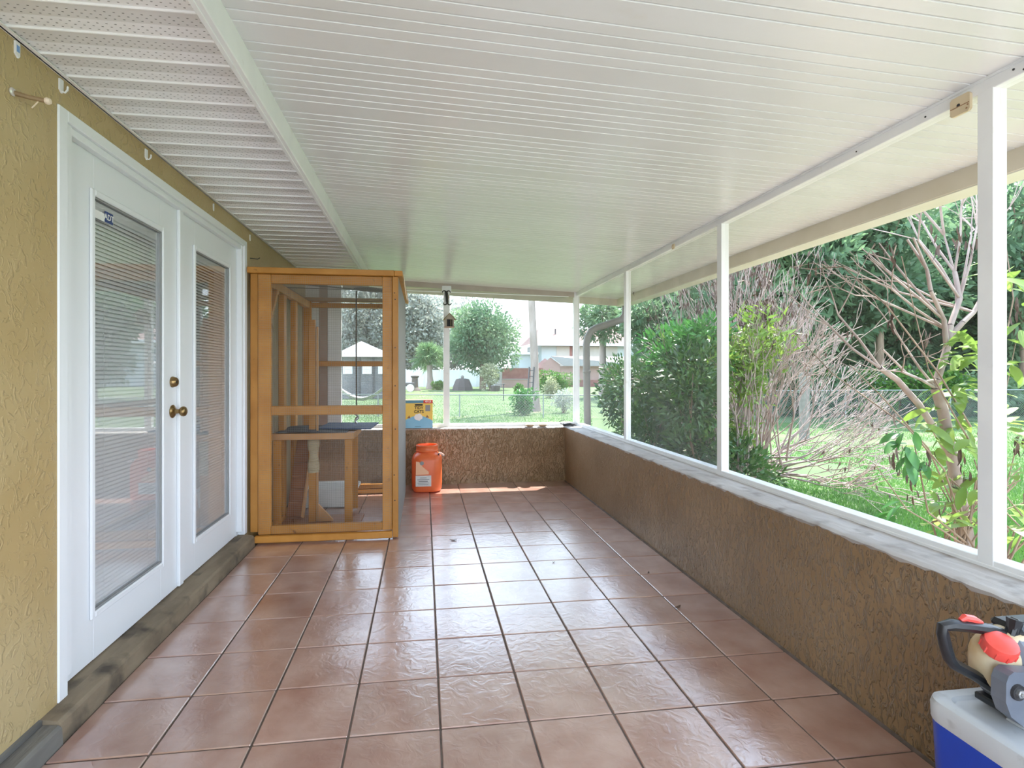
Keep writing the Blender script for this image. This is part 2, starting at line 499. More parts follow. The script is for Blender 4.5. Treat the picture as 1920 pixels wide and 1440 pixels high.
def text_mesh(body, size, mat, name, extr=0.0006):
    cu = bpy.data.curves.new('t', 'FONT'); cu.body = body; cu.size = size; cu.extrude = extr
    cu.align_x = 'CENTER'; cu.align_y = 'CENTER'; cu.offset = size * .018; cu.resolution_u = 3
    o = bpy.data.objects.new('t', cu); COL.objects.link(o)
    dg = bpy.context.evaluated_depsgraph_get()
    me = bpy.data.meshes.new_from_object(o.evaluated_get(dg))
    bpy.data.objects.remove(o)
    me.name = name; me.materials.clear(); me.materials.append(M[mat])
    return me

# ================================================================== SETTING
XL, XR, YF, YN = -1.395, 1.625, 4.28, -2.97
GZ = -0.30
def ceil_z(x): return 2.29 + (1.80 - x) * .045

# ground
g = MB(); g.box((-70, -40, GZ - .5), (90, 130, GZ))
ground = tag(g.build('ground', 'lawn'), kind='structure')

# floor: grout bed and single tiles
fb = MB(); fb.box((XL - .15, YN - .2, -.34), (XR + .35, YF + .2, -.005))
floor = tag(fb.build('floor', 'grout'), kind='structure')
gj = .0038
def tile_mesh(w, d):
    b = MB(); b.box((-w / 2, -d / 2, -.012), (w / 2, d / 2, 0), .003)
    me = b.mesh('tile'); me.materials.append(M['tile']); return me
full = tile_mesh(T - 2 * gj, T - 2 * gj)
cut = tile_mesh(XR - .012 - 4 * T - gj, T - 2 * gj)
for j in range(-9, 13):
    for i in range(-4, 5):
        w = T if i < 4 else XR - .008 - 4 * T
        o = shared('tile', full if i < 4 else cut, (i * T + w / 2, j * T + T / 2, random.uniform(-.0006, .0004)), floor,
                   (random.uniform(-.0035, .0035), random.uniform(-.0035, .0035), 0))

# left wall with the door opening
DY0, DY1, DZ0, DZ1 = .19, 2.285, .085, 2.295
w = MB()
w.box((XL - .2, YN, -.3), (XL, DY0, 2.425)); w.box((XL - .2, DY1, -.3), (XL, YF + .2, 2.425))
w.box((XL - .2, DY0, DZ1), (XL, DY1, 2.425)); w.box((XL - .2, DY0, -.3), (XL, DY1, .06))
wall_left = tag(w.build('wall_left', 'stucco'), kind='structure')
# room behind the door (closed, dim)
w = MB()
w.box((-3.6, -.6, -.1), (-3.5, 3.2, 2.5)); w.box((-3.6, -.7, -.1), (XL - .2, -.6, 2.5)); w.box((-3.6, 3.2, -.1), (XL - .2, 3.3, 2.5))
w.box((-3.6, -.7, 2.44), (XL - .2, 3.3, 2.54)); w.box((-3.6, -.7, -.2), (XL - .2, 3.3, -.1))
tag(w.build('wall_interior', 'room'), kind='structure')

# half walls
SZ = .655
def wavy_top(lo, hi, along, name, mat, parent, seed):
    """sill slab with an uneven inner edge; along = axis of length"""
    rg = np.random.default_rng(seed); n = 240
    b = MB(); loops = []
    for k in range(n + 1):
        t = lo[along] + (hi[along] - lo[along]) * k / n
        e = rg.normal() * .0016; ez = rg.normal() * .0010
        if along == 1:
            sec = [(lo[0] + .004 + e, t, lo[2]), (lo[0] - .003 + e, t, hi[2] - .010 + ez), (lo[0] + .012 + e, t, hi[2] + ez), (hi[0], t, hi[2] + ez * .5), (hi[0], t, lo[2])]
        else:
            sec = [(t, lo[1] + .004 + e, lo[2]), (t, lo[1] - .003 + e, hi[2] - .010 + ez), (t, lo[1] + .012 + e, hi[2] + ez), (t, hi[1], hi[2] + ez * .5), (t, hi[1], lo[2])]
        loops.append(sec)
    b.loft(loops)
    return b.build(name, mat, parent, smooth=50)
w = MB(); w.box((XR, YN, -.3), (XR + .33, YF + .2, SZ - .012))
wall_right = tag(w.build('wall_right', 'stucco_shaded'), kind='structure')
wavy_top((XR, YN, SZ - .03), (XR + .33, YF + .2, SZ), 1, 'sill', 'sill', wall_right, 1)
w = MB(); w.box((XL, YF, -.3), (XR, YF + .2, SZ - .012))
wall_far = tag(w.build('wall_far', 'stucco_shaded'), kind='structure')
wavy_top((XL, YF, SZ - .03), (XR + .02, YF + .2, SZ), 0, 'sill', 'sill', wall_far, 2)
# near end left open; unseen concrete slab added to bounce sunlight into the porch
b = MB(); b.box((XL - 6, -16, -.34), (3.2, YN - .2, -.03)); tag(b.build('bounce_slab', 'concrete'), kind='structure')
b = MB(); b.box((XR + .33, YN, GZ - .1), (4.6, YF + 1.6, GZ + .012), .01); tag(b.build('bounce_strip', 'soil'), kind='structure')  # pale soil added along the right wall, bounces neutral light onto the ceiling
# full-height end of the far wall beside the house
w = MB(); w.box((XL, YF + .02, SZ), (-1.14, YF + .2, 2.36)); o = w.build('pier', 'door_white', wall_far)
w = MB(); w.box((-1.235, YF - .012, SZ + .001), (-1.15, YF + .02, 2.3), .004); w.build('trim_board', 'trimpink', wall_far)
w = MB(); w.box((-1.145, YF + .005, SZ + .001), (-.995, YF + .06, 2.3), .006); w.build('white_board', 'door_white', wall_far)

# step in front of the door
st = empty('trim_1', (-1.36, 1.0, 0), kind='structure')
b = MB(); sec = [(XL, -.005), (-1.322, -.005), (-1.328, .066), (-1.338, .078), (XL, .088)]
b.prism(sec, 1, .10, 2.25); b.build('step', 'step', st)
b = MB(); b.prism([(XL - .06, .06), (XL, .06), (XL + .001, .088), (XL - .06, .092)], 1, DY0, DY1); b.build('threshold', 'step', st)
b = MB(); b.prism([(XL + .012, -.005), (-1.318, -.005), (-1.322, .056), (-1.334, .066), (XL + .012, .070)], 1, YN, .098); b.build('plank', 'stepdark', st)
b = MB(); b.prism([(XL, .0), (XL + .010, .0), (XL + .010, .086), (XL, .09)], 1, YN, .098); b.build('edge_strip', 'stepdark', st)

# right-hand grout line along the wall
b = MB(); b.prism([(XR - .012, -.006), (XR, -.006), (XR, .006)], 1, YN, YF); b.build('grout_seam', 'grout', floor)

# ------------------------------------------------------------------ ceiling
ceil = empty('ceiling', (.5, 0, 2.4), kind='structure')
BX0, BX1, XO, YO = -.682, -.652, 2.447, 4.72
# backing deck above the strips
b = MB()
b.add([(-.70, YN, ceil_z(-.70) + .012), (XO, YN, ceil_z(XO) + .012), (XO, YO, ceil_z(XO) + .012), (-.70, YO, ceil_z(-.70) + .012),
       (-.70, YN, ceil_z(-.70) + .08), (XO, YN, ceil_z(XO) + .08), (XO, YO, ceil_z(XO) + .08), (-.70, YO, ceil_z(-.70) + .08)],
      [(0, 1, 2, 3), (4, 5, 6, 7), (0, 1, 5, 4), (1, 2, 6, 5), (2, 3, 7, 6), (3, 0, 4, 7)])
b.build('roof_deck', 'ceil', ceil)
# roof strips
def strip_mesh(wd):
    x0, x1 = BX1 - .01, XO - .004
    b = MB(); loops = []
    for x in (x0, x1):
        z = ceil_z(x) - ceil_z(x0)
        h = wd / 2
        loops.append([(x - x0, -h, z + .012), (x - x0, -h + .0015, z + .006), (x - x0, -h + .004, z), (x - x0, h - .004, z), (x - x0, h - .0015, z + .006), (x - x0, h, z + .012)])
    b.loft(loops)
    me = b.mesh('roof_strip', smooth=False); me.materials.append(M['ceil']); return me
S = .0525
sm1, sm2 = strip_mesh(S), strip_mesh(2 * S)
y = 4.515; k = 0
ys = -.531
# grooves fixed from y = -.531 upward, doubled now and then as on the roof
y = -.531 - S * 46
pat = [1, 1, 1, 1, 2, 1, 1, 1, 1, 1, 2, 1, 1, 1, 1]
cells = []
yy = -.531; kk = 0
seq = [2, 1, 1, 1, 1, 2] + [1, 1, 1, 1, 1, 1, 1, 2] * 12
for q in seq:
    if yy + q * S > YO + .02: break
    cells.append((yy + q * S / 2, q)); yy += q * S
yy = -.531; kk = 0
while yy > YN + .1:
    q = 2 if kk % 7 == 5 else 1
    cells.append((yy - q * S / 2, q)); yy -= q * S; kk += 1
for yc, q in cells:
    shared('roof_strip', sm1 if q == 1 else sm2, (BX1 - .01, yc, ceil_z(BX1 - .01)), ceil)
# beam between soffit and roof strips
b = MB(); b.box((BX0, YN, 2.303), (BX1, YF + .2, 2.46), .003)
beam = b.build('beam', 'white', ceil)
for y0, y1 in ((-2.9, .46), (.462, 2.5), (2.502, 4.3)):
    b = MB(); b.box((BX0 - .003, y0, 2.299), (BX0 + .012, y1, 2.33), .001); b.build('beam_strip', 'white', ceil)

# ventilated soffit: single panels with rib and rows of holes
sof = empty('trim_2', (-1.05, 0, 2.41), kind='structure')
b = MB(); b.box((XL - .2, YN, 2.424), (BX0, YF + .2, 2.46)); b.build('soffit_backing', 'soffit', sof)
PW = .1437
sx0, sx1 = XL, BX0
b = MB()
prof = [(0, .012), (.001, -.004), (.004, -.005), (.028, .002), (.080, .002), (.082, .0026), (.086, .0026), (.088, .002), (PW - .0005, .002), (PW - .0004, .012)]
b.loft([[(sx0, p[0], 2.41 + p[1]) for p in prof] + [(sx0, PW - .0005, 2.425), (sx0, 0, 2.425)], [(sx1, p[0], 2.41 + p[1]) for p in prof] + [(sx1, PW - .0005, 2.425), (sx1, 0, 2.425)]])
smesh = b.mesh('soffit_panel', Vector((0, 0, 2.41)), smooth=30); smesh.materials.append(M['soffit'])
hv, hf = [], []
xx = sx0 + .02; c_ = 0
while xx < sx1 - .01:
    for yb in (.030, .090):
        for r_ in range(3):
            cx = xx + r_ * .0065; cy = yb + .008 + r_ * .0165
            bidx = len(hv)
            hv += [(cx - .0032, cy - .0016, +.0012), (cx + .0032, cy - .0016, +.0012), (cx + .0032, cy + .0016, +.0012), (cx - .0032, cy + .0016, +.0012)]
            hf.append((bidx, bidx + 3, bidx + 2, bidx + 1))
    xx += .0265
hmesh = bpy.data.meshes.new('vent_holes'); hmesh.from_pydata(hv, [], hf); hmesh.update(); hmesh.materials.append(M['hole'])
k0 = int((YN - (-.083)) / PW)
for k in range(k0, 31):
    y0 = -.083 + .004 + k * PW
    p = shared('soffit_panel', smesh, (0, y0, 2.41), sof)
    if k > -8 and k < 24:
        h = bpy.data.objects.new('vent_holes', hmesh); link(h, p); h['kind'] = 'stuff'
b = MB(); b.box((XL, YN, 2.402), (XL + .012, YF, 2.425), .003); b.box((XL, YN, 2.402), (XL + .022, YF, 2.405)); b.build('edge_channel', 'soffit', sof)

# ------------------------------------------------------------------ right screen wall: rail, posts, beam, screens
YS = YF + .12
win1 = empty('window_1', (1.82, 1.5, SZ), kind='structure')
RX = 1.80
b = MB()
b.box((RX - .004, YN, SZ - .002), (RX + .12, YS + .05, SZ + .012), .002)
b.box((RX, YN, SZ + .010), (RX + .016, YS + .05, SZ + .030), .002)
b.box((RX + .03, YN, SZ + .010), (RX + .10, YS + .05, SZ + .020), .002)
b.build('bottom_rail', 'white', win1)
BZ0, BZ1 = 2.245, ceil_z(RX) + .01
b = MB(); b.box((RX, YN, BZ0), (RX + .052, YS + .05, BZ1), .002); b.build('top_beam', 'white', win1)
b = MB(); b.box((RX - .006, YN, BZ1 - .018), (RX, YS, BZ1 - .008), .001); b.build('beam_bead', 'white', win1)
for y0, x0, x1 in ((-.44, RX - .0015, RX + .052), (1.174, RX - .0015, RX + .050), (2.772, RX - .0015, RX + .047), (-2.3, RX - .0015, RX + .052)):
    b = MB(); b.box((x0, y0, SZ + .0105), (x1, y0 + .052, BZ0 + .004), .002); b.build('post', 'white', win1)
b = MB(); b.box((1.772, YS, SZ + .002), (1.842, YS + .055, ceil_z(1.77) + .006), .002); b.build('corner_post', 'white', win1)
for y0, y1, mt in ((-2.25, -.44, 'screenthin'), (-.388, 1.174, 'screenthin'), (1.226, 2.772, 'screen'), (2.824, YS, 'screen')):
    b = MB(); b.box((RX + .024, y0, SZ + .02), (RX + .0245, y1, BZ0)); b.build('insect_screen', mt, win1)

win2 = empty('window_2', (.5, YS + .05, SZ), kind='structure')
b = MB(); b.box((-.995, YS, SZ - .002), (1.772, YS + .055, SZ + .036), .003); b.build('bottom_rail', 'white', win2)
b = MB()
hz = lambda x: ceil_z(x)
x0, x1 = -.72, 1.772
for ya, yb, dz0, dz1 in ((YS - .005, YS + .06, -.062, .01),):
    b.add([(x0, ya, hz(x0) + dz0), (x1, ya, hz(x1) + dz0), (x1, yb, hz(x1) + dz0), (x0, yb, hz(x0) + dz0),
           (x0, ya, hz(x0) + dz1), (x1, ya, hz(x1) + dz1), (x1, yb, hz(x1) + dz1), (x0, yb, hz(x0) + dz1)],
          [(0, 1, 2, 3), (4, 5, 6, 7), (0, 1, 5, 4), (1, 2, 6, 5), (2, 3, 7, 6), (3, 0, 4, 7)])
b.box((-1.0, YS - .005, 2.28), (-.70, YS + .06, 2.42))
b.build('header', 'header', win2)
b = MB(); b.bar((-.99, YS - .009, 2.283), (1.70, YS - .009, ceil_z(1.70) - .060), .006, .010); b.build('header_bead', 'white', win2)
for x0, x1, mt in ((.170, .243, 'white'), (-.345, -.285, 'pipe')):
    b = MB(); b.box((x0, YS, SZ + .03), (x1, YS + .055, 2.30), .003); b.build('mullion', mt, win2)
b = MB(); b.box((.150, YS - .024, 2.255), (.262, YS + .001, 2.335), .006); b.build('mullion_bracket', 'white', win2)
for x0, x1 in ((-.995, -.345), (-.285, .170), (.243, 1.772)):
    b = MB(); b.box((x0, YS + .027, SZ + .036), (x1, YS + .0275, 2.30)); b.build('insect_screen', 'screen', win2)

# ------------------------------------------------------------------ gutter, far fascia, downspout
gt = empty('gutter', (XO + .06, 1, 2.2), 'long cream metal gutter along the outer right edge of the porch roof', 'gutter')
b = MB(); z1 = ceil_z(XO) + .012; zb = 2.162
b.prism([(XO, z1), (XO, zb), (XO + .13, zb), (XO + .14, z1 - .01), (XO + .132, z1 - .01), (XO + .124, zb + .006), (XO + .006, zb + .006), (XO + .006, z1)], 1, YN, YO + .02)
gb = b.build('trough', 'gut', gt)
b = MB(); b.box((XO - .006, YN, zb + .006), (XO, YO, z1 - .005), .001); b.build('back_face', 'gutdark', gt)
b = MB(); b.box((XO, YO + .005, zb), (XO + .14, YO + .02, z1 - .01)); b.build('end_cap', 'gutdark', gt)
b = MB()
zf = lambda x: ceil_z(x)
b.add([(-1.5, YO - .008, 2.34), (XO - .006, YO - .008, zf(XO) - .085), (XO - .006, YO + .012, zf(XO) - .085), (-1.5, YO + .012, 2.34),
       (-1.5, YO - .008, 2.45), (XO - .006, YO - .008, zf(XO) + .05), (XO - .006, YO + .012, zf(XO) + .05), (-1.5, YO + .012, 2.45)],
      [(0, 1, 2, 3), (4, 5, 6, 7), (0, 1, 5, 4), (1, 2, 6, 5), (2, 3, 7, 6), (3, 0, 4, 7)])
tag(b.build('trim_3', 'gutdark'), kind='structure')
ds = empty('downspout', (2.02, 4.62, GZ), 'curved grey metal downspout outside the far right porch corner', 'downspout')
path = [(2.52, 4.62, 2.165), (2.515, 4.62, 2.05), (2.46, 4.615, 1.985), (2.30, 4.61, 1.93), (2.12, 4.605, 1.875), (2.05, 4.602, 1.83), (2.005, 4.60, 1.75), (1.99, 4.60, 1.65), (2.0, 4.60, 1.0), (2.02, 4.60, GZ - .05)]
b = MB(); b.tube(path, .045, 10); b.build('pipe', 'pipe', ds, smooth=True)
b = MB(); b.lathe([(.048, 0), (.052, .006), (.052, .03), (.048, .036)], (1.995, 4.60, 1.30), 12); b.build('band', 'pipe', ds)

# ================================================================== FRENCH DOORS
cas = empty('trim_4', (XL, 1.2, .085), kind='structure')
CX = XL + .006
b = MB(); b.box((CX - .05, DY0, .088), (CX, DY0 + .052, DZ1), .004); b.box((CX - .05, DY0 + .052, .15), (CX - .012, DY0 + .095, DZ1 - .03), .003); b.build('jamb', 'door_white', cas)
b = MB(); b.box((CX - .05, DY1 - .052, .09), (CX, DY1, DZ1), .004); b.box((CX - .05, DY1 - .085, .12), (CX - .012, DY1 - .052, DZ1 - .03), .003); b.build('jamb', 'door_white', cas)
b = MB(); b.box((CX - .05, DY0 + .052, DZ1 - .045), (CX, DY1 - .052, DZ1), .004); b.box((CX - .05, DY0 + .095, DZ1 - .075), (CX - .016, DY1 - .085, DZ1 - .045), .003); b.build('head_casing', 'door_white', cas)
b = MB(); b.box((XL - .2, DY0 + .05, DZ1 - .05), (CX - .05, DY1 - .05, DZ1)); b.box((XL - .2, DY0, .06), (CX - .05, DY0 + .10, DZ1)); b.box((XL - .2, DY1 - .09, .06), (CX - .05, DY1, DZ1))
b.build('reveal', 'door_white', cas)
FX = -1.44          # door face
LZ0, LZ1 = .096, 2.245
slat = MB(); slat.prism([(-.0105, -.0005), (0, .0022), (.0105, -.0005), (.0105, .0005), (0, .0032), (-.0105, .0005)], 1, -.5, .5)
slat_me = slat.mesh('slat'); slat_me.materials.append(M['slat'])
def leaf(n, y0, y1, gy0, gy1, tilt, knob):
    d = empty('door_%d' % n, (FX, (y0 + y1) / 2, LZ0), kind='structure')
    gz0, gz1 = .305, 2.045
    b = MB(); b.box((FX - .044, y0, LZ0), (FX, gy0, LZ1), .002); b.build('stile', 'door_white', d)
    b = MB(); b.box((FX - .044, gy1, LZ0), (FX, y1, LZ1), .002); b.build('stile', 'door_white', d)
    b = MB(); b.box((FX - .044, gy0, LZ0), (FX, gy1, gz0), .001); b.build('bottom_panel', 'door_white', d)
    b = MB(); b.box((FX - .044, gy0, gz1), (FX, gy1, LZ1), .001); b.build('top_panel', 'door_white', d)
    lf = MB()
    m_ = .032
    for a, c in (((FX, gy0 - m_, gz0 - m_), (FX + .012, gy0 - .004, gz1 + m_)), ((FX, gy1 + .004, gz0 - m_), (FX + .012, gy1 + m_, gz1 + m_)),
                 ((FX, gy0 - .004, gz0 - m_), (FX + .012, gy1 + .004, gz0 - .004)), ((FX, gy0 - .004, gz1 + .004), (FX + .012, gy1 + .004, gz1 + m_))):
        lf.box(a, c, .005)
    lf.build('glazing_frame', 'door_white', d)
    b = MB()
    b.box((FX - .006, gy0 - .004, gz0 - .004), (FX + .003, gy0 + .004, gz1 + .004)); b.box((FX - .006, gy1 - .004, gz0 - .004), (FX + .003, gy1 + .004, gz1 + .004))
    b.box((FX - .006, gy0, gz0 - .004), (FX + .003, gy1, gz0 + .004)); b.box((FX - .006, gy0, gz1 - .004), (FX + .003, gy1, gz1 + .004))
    b.build('gasket', 'greyink', d)
    b = MB(); b.box((FX - .010, gy0, gz0), (FX - .007, gy1, gz1)); b.build('pane', 'glass', d)
    bl = MB(); bl.box((FX - .036, gy0 + .004, gz1 - .045), (FX - .014, gy1 - .004, gz1 - .004), .002)
    blind = bl.build('blind', 'slat', d)
    bx = MB(); bx.box((FX - .034, gy0 + .006, gz0 + .002), (FX - .016, gy1 - .006, gz0 + .016), .002); bx.build('bottom_bar', 'slat', blind)
    zz = gz0 + .022
    while zz < gz1 - .05:
        o = shared('slat', slat_me, (FX - .025, (gy0 + gy1) / 2, zz), blind, (0, math.radians(tilt), 0))
        o.scale = (1, gy1 - gy0 - .012, 1)
        zz += .0185
    for yy in (gy0 + .10, gy1 - .10):
        b = MB(); b.tube([(FX - .0135, yy, gz0 + .01), (FX - .0135, yy, gz1 - .02)], .0008, 4); b.build('cord', 'slat', blind)
    b = MB(); b.tube([(FX - .0125, gy0 + .03, gz1 - .03), (FX - .0125, gy0 + .03, gz1 - .62)], .0022, 5); b.build('wand', 'slat', blind)
    return d
d1 = leaf(1, .282, 1.262, .485, 1.06, 64, True)
d2 = leaf(2, 1.272, 2.205, 1.481, 2.039, 54, False)
b = MB(); b.box((FX, 1.243, LZ0 + .004), (FX + .018, 1.292, LZ1 - .006), .004); b.build('astragal', 'door_white', d1)
# brass lock and knob
rot = Matrix.Rotation(math.pi / 2, 4, 'Y')
b = MB(); b.lathe([(.030, 0), (.031, .004), (.026, .020), (.021, .026), (.016, .027), (.016, .024), (0.001, .024)], (FX, 1.19, 1.253), 20, rot); lock = b.build('deadbolt', 'brass', d1, smooth=True)
b = MB(); b.box((FX + .024, 1.188, 1.246), (FX + .0275, 1.192, 1.260)); b.build('keyway', 'ink', lock)
b = MB(); b.lathe([(.036, 0), (.037, .004), (.030, .010), (.020, .014), (.0135, .018), (.012, .034), (.014, .040), (.022, .044), (.0275, .052), (.028, .060), (.025, .068), (.016, .073), (.001, .074)], (FX, 1.192, 1.09), 22, rot); b.build('knob', 'brass', d1, smooth=True)
for hz_ in (2.02, 1.146, .304):
    b = MB(); b.box((FX + .0, 2.206, hz_ - .05), (FX + .006, 2.222, hz_ + .05), .001); b.tube([(FX + .010, 2.214, hz_ - .052), (FX + .010, 2.214, hz_ + .052)], .006, 8); b.build('hinge', 'steel', d2)
# sticker on the near pane
b = MB(); b.box((FX - .0065, .49, 1.965), (FX - .0058, .64, 2.0)); stk = b.build('sticker', 'cwhite', d1)
b = MB(); b.box((FX - .0058, .575, 1.966), (FX - .0052, .638, 2.014)); b.build('sticker_badge', 'navy', stk)
tm = text_mesh('ADT', .036, 'cwhite', 'sticker_lettering', .0003)
o = shared('sticker_lettering', tm, (FX - .0046, .607, 1.99), stk, (math.pi / 2, 0, math.pi / 2))

# ================================================================== CAT ENCLOSURE
cage = empty('cat_enclosure', (-.83, 3.1, 0), 'tall stained pine and wire mesh cat enclosure standing beside the white doors', 'cat enclosure')
def bd(name, lo, hi, mt='pine', parent=None, ch=.0035):
    b = MB(); b.box(lo, hi, ch); return b.build(name, mt, parent or cage)
cy0, cy1 = 2.305, 3.92
# outer shell
bd('post', (-1.372, 2.30, .085), (-1.318, 2.36, 2.060))
bd('post', (-.306, 2.285, .010), (-.262, 2.37, 2.060))
bd('top_board', (-1.385, 2.262, 2.060), (-.292, 2.35, 2.104))
bd('bottom_board', (-1.332, 2.262, .012), (-.308, 2.302, .062))
bd('side_top_rail', (-.290, 2.262, 2.061), (-.228, cy1 + .04, 2.102))
bd('side_top_rail', (-1.372, 2.352, 2.061), (-1.315, cy1 + .04, 2.102))
# framed front panel
fy0, fy1 = 2.302, 2.340
for lo, hi in (((-1.316, fy0, .064), (-1.222, fy1, 2.058)), ((-.384, fy0, .064), (-.3075, fy1, 2.058))):
    bd('front_stile', lo, hi)
for z0, z1 in ((1.988, 2.058), (.976, 1.047), (.064, .130)):
    bd('front_rail', (-1.221, fy0, z0), (-.385, fy1, z1))
# left side
bd('side_post', (-1.318, 2.88, .060), (-1.270, 2.965, 1.985)); bd('side_post', (-1.318, 3.30, .060), (-1.270, 3.38, 1.985))
bd('side_rail', (-1.316, 2.342, 1.986), (-1.258, cy1 - .05, 2.056), 'palepine')
bd('side_rail', (-1.318, 2.342, .004), (-1.270, cy1 - .05, .058))
b = MB(); b.bar((-1.285, 2.345, 1.60), (-1.285, 2.66, 1.985), .040, .055, (1, 0, 0), .003); b.build('brace', 'palepine', cage)
# right side
bd('side_rail', (-.304, 2.372, .004), (-.262, cy1 - .05, .070)); bd('side_rail', (-.304, 2.372, 1.0), (-.262, cy1 - .05, 1.05)); bd('side_rail', (-.304, 2.372, 1.99), (-.262, cy1 - .05, 2.058))
# back
bd('post', (-1.335, cy1 - .048, .004), (-1.245, cy1, 2.058)); bd('post', (-.345, cy1 - .048, .004), (-.262, cy1, 2.058))
for z0, z1 in ((2.061, 2.100), (1.995, 2.045), (1.37, 1.425), (.060, .105), (.004, .050)):
    bd('back_rail', (-1.244, cy1 - .045, z0), (-.346, cy1 - .003, z1))
bd('back_top_rail', (-1.314, cy1 - .05, 2.062), (-.292, cy1 + .04, 2.101))
# wire mesh panels
def grid(name, p, u, v, nu, nv, r=.0006):
    p, u, v = np.array(p, float), np.array(u, float), np.array(v, float)
    segs = [(p + u * (i / nu), p + u * (i / nu) + v, r, r) for i in range(nu + 1)] + [(p + v * (i / nv), p + v * (i / nv) + u, r, r) for i in range(nv + 1)]
    V, F = tubes(segs, 3)
    return np_obj(name, V, F, 'wire', cage, 'stuff')
g_ = .0138
grid('wire_mesh', (-1.314, 2.2995, .07), (1.0, 0, 0), (0, 0, 1.98), int(1.0 / g_), int(1.98 / g_))
grid('wire_mesh', (-1.244, cy1 + .002, .01), (.90, 0, 0), (0, 0, 2.04), int(.9 / g_), int(2.04 / g_))
grid('wire_mesh', (-.259, 2.30, .01), (0, 1.60, 0), (0, 0, 2.04), int(1.6 / g_), int(2.04 / g_))
grid('wire_mesh', (-1.321, 2.36, .06), (0, 1.54, 0), (0, 0, 1.98), int(1.54 / g_), int(1.98 / g_))
grid('wire_mesh', (-1.31, 2.355, 2.062), (1.03, 0, 0), (0, 1.55, 0), int(1.03 / g_), int(1.55 / g_))
# staples / knots along the right post
for z in (1.93, 1.88, 1.5, 1.2, .86, .5, .3):
    b = MB(); b.lathe([(.0001, 0), (.005, .001), (.004, .004), (.0001, .005)], (-.286 + random.uniform(-.006, .006), 2.285, z), 7, Matrix.Rotation(math.pi / 2, 4, 'X')); b.build('nail', 'ink', cage)
# tan strip folded over the upper right corner
b = MB(); lp = []
for t, (x, z) in enumerate(((-.229, 2.10), (-.222, 2.06), (-.214, 1.98), (-.206, 1.93), (-.20, 1.90))):
    lp.append([(x, 2.42, z), (x + .004, 2.42, z), (x + .004, 2.56 - .02 * t, z), (x, 2.56 - .02 * t, z)])
b.loft(lp); b.build('cloth_strip', 'string', cage)

# inside the enclosure (each thing that could be lifted out)
b_ = empty('bench', (-1.0, 2.95, 0), 'small pine bench with a dark mat on top inside the cat enclosure', 'bench')
b = MB(); b.box((-1.335, 2.70, .735), (-.655, 2.735, .790), .003); b.build('apron', 'palepine', b_)
b = MB(); b.box((-1.335, 2.735, .765), (-.690, 3.26, .786), .002); b.build('top', 'palepine', b_)
b = MB(); b.box((-.690, 2.735, .735), (-.655, 3.26, .790), .003); b.build('apron', 'palepine', b_)
for x, y in ((-1.285, 2.722), (-.700, 2.722), (-1.235, 3.22), (-.715, 3.22)):
    b = MB(); b.box((x - .032, y - .018, .017), (x + .032, y + .018, .734 if y < 3 else .764), .003); b.build('leg', 'pine', b_)
b = MB(); n = 8
L0 = []
for k in range(n + 1):
    t = k / n; x = -1.30 + t * .58
    z = .793 + .006 * math.sin(t * 5)
    L0.append([(x, 2.715, z), (x, 3.24, z + .004), (x, 3.24, z + .009), (x, 2.715, z + .005)])
b.loft(L0); b.build('mat', 'greymat', b_)
bm_ = MB(); bm_.add([(-1.0, 2.93, .803), (-.53, 2.86, .800), (-.50, 3.38, .806), (-.98, 3.42, .806), (-1.0, 2.93, .812), (-.53, 2.86, .809), (-.50, 3.38, .815), (-.98, 3.42, .815)],
            [(0, 1, 2, 3), (4, 5, 6, 7), (0, 1, 5, 4), (1, 2, 6, 5), (2, 3, 7, 6), (3, 0, 4, 7)])
tag(bm_.build('blue_mat', 'bluemat', origin=(-.75, 3.15, .8)), 'stiff blue mat laid on the bench in the cat enclosure', 'mat')
sp = empty('scratching_post', (-1.0, 2.80, .02), 'tall pine scratching post wrapped with pale rope inside the enclosure', 'scratching post')
b = MB(); b.box((-1.045, 2.785, .016), (-.985, 2.825, .735), .003); b.build('lower_post', 'pine', sp)
b = MB(); b.box((-1.045, 2.79, .813), (-.990, 2.828, 1.76), .003); b.build('upper_post', 'pine', sp)
b = MB(); b.box((-.984, 2.80, .017), (-.968, 2.828, 1.70), .002)
b.build('pale_strip', 'palepine', sp)
pts = []
for k in range(0, 30 * 14 + 1):
    a = 2 * math.pi * k / 14; r_ = .041 + .006 * math.sin(k / 420 * 9)
    pts.append((-1.008 + r_ * math.cos(a), 2.805 + r_ * .8 * math.sin(a), .44 + .29 * k / 420))
b = MB(); b.tube(pts, .0052, 5); b.build('rope_wrap', 'sisal', sp, smooth=True)
b = MB(); b.prism([(-.966, .017), (-.845, .017), (-.845, .030), (-.966, .165)], 1, 2.795, 2.825); b.build('foot_brace', 'palepine', sp)
b = MB(); b.box((-1.30, 2.46, .0005), (-.60, 3.02, .0155), .003)
tag(b.build('base_board', 'pinedark', origin=(-.95, 2.74, 0)), 'reddish plywood board on the floor inside the enclosure', 'board')
rp_ = empty('ramp', (-1.2, 3.05, 0), 'dark brown cat ramp leaning at the back left of the enclosure', 'ramp')
b = MB(); b.bar((-1.20, 2.93, .03), (-1.16, 3.22, .755), .13, .02, (0, 0, 1), .003); b.build('plank', 'pinedark', rp_)
b = MB(); b.bar((-1.125, 2.92, .022), (-1.085, 3.21, .745), .012, .06, (0, 0, 1), .002); b.build('edge_strip', 'palepine', rp_)
for t in (.15, .3, .45, .6, .75, .9):
    p = Vector((-1.20, 2.93, .03)).lerp(Vector((-1.16, 3.22, .755)), t)
    b = MB(); b.box((p.x - .055, p.y - .022, p.z + .002), (p.x + .055, p.y - .006, p.z + .018), .002); b.build('cleat', 'pinedark', rp_)
tb = empty('litter_tub', (-1.0, 3.45, 0), 'pale grey plastic litter tub on the enclosure floor', 'tub')
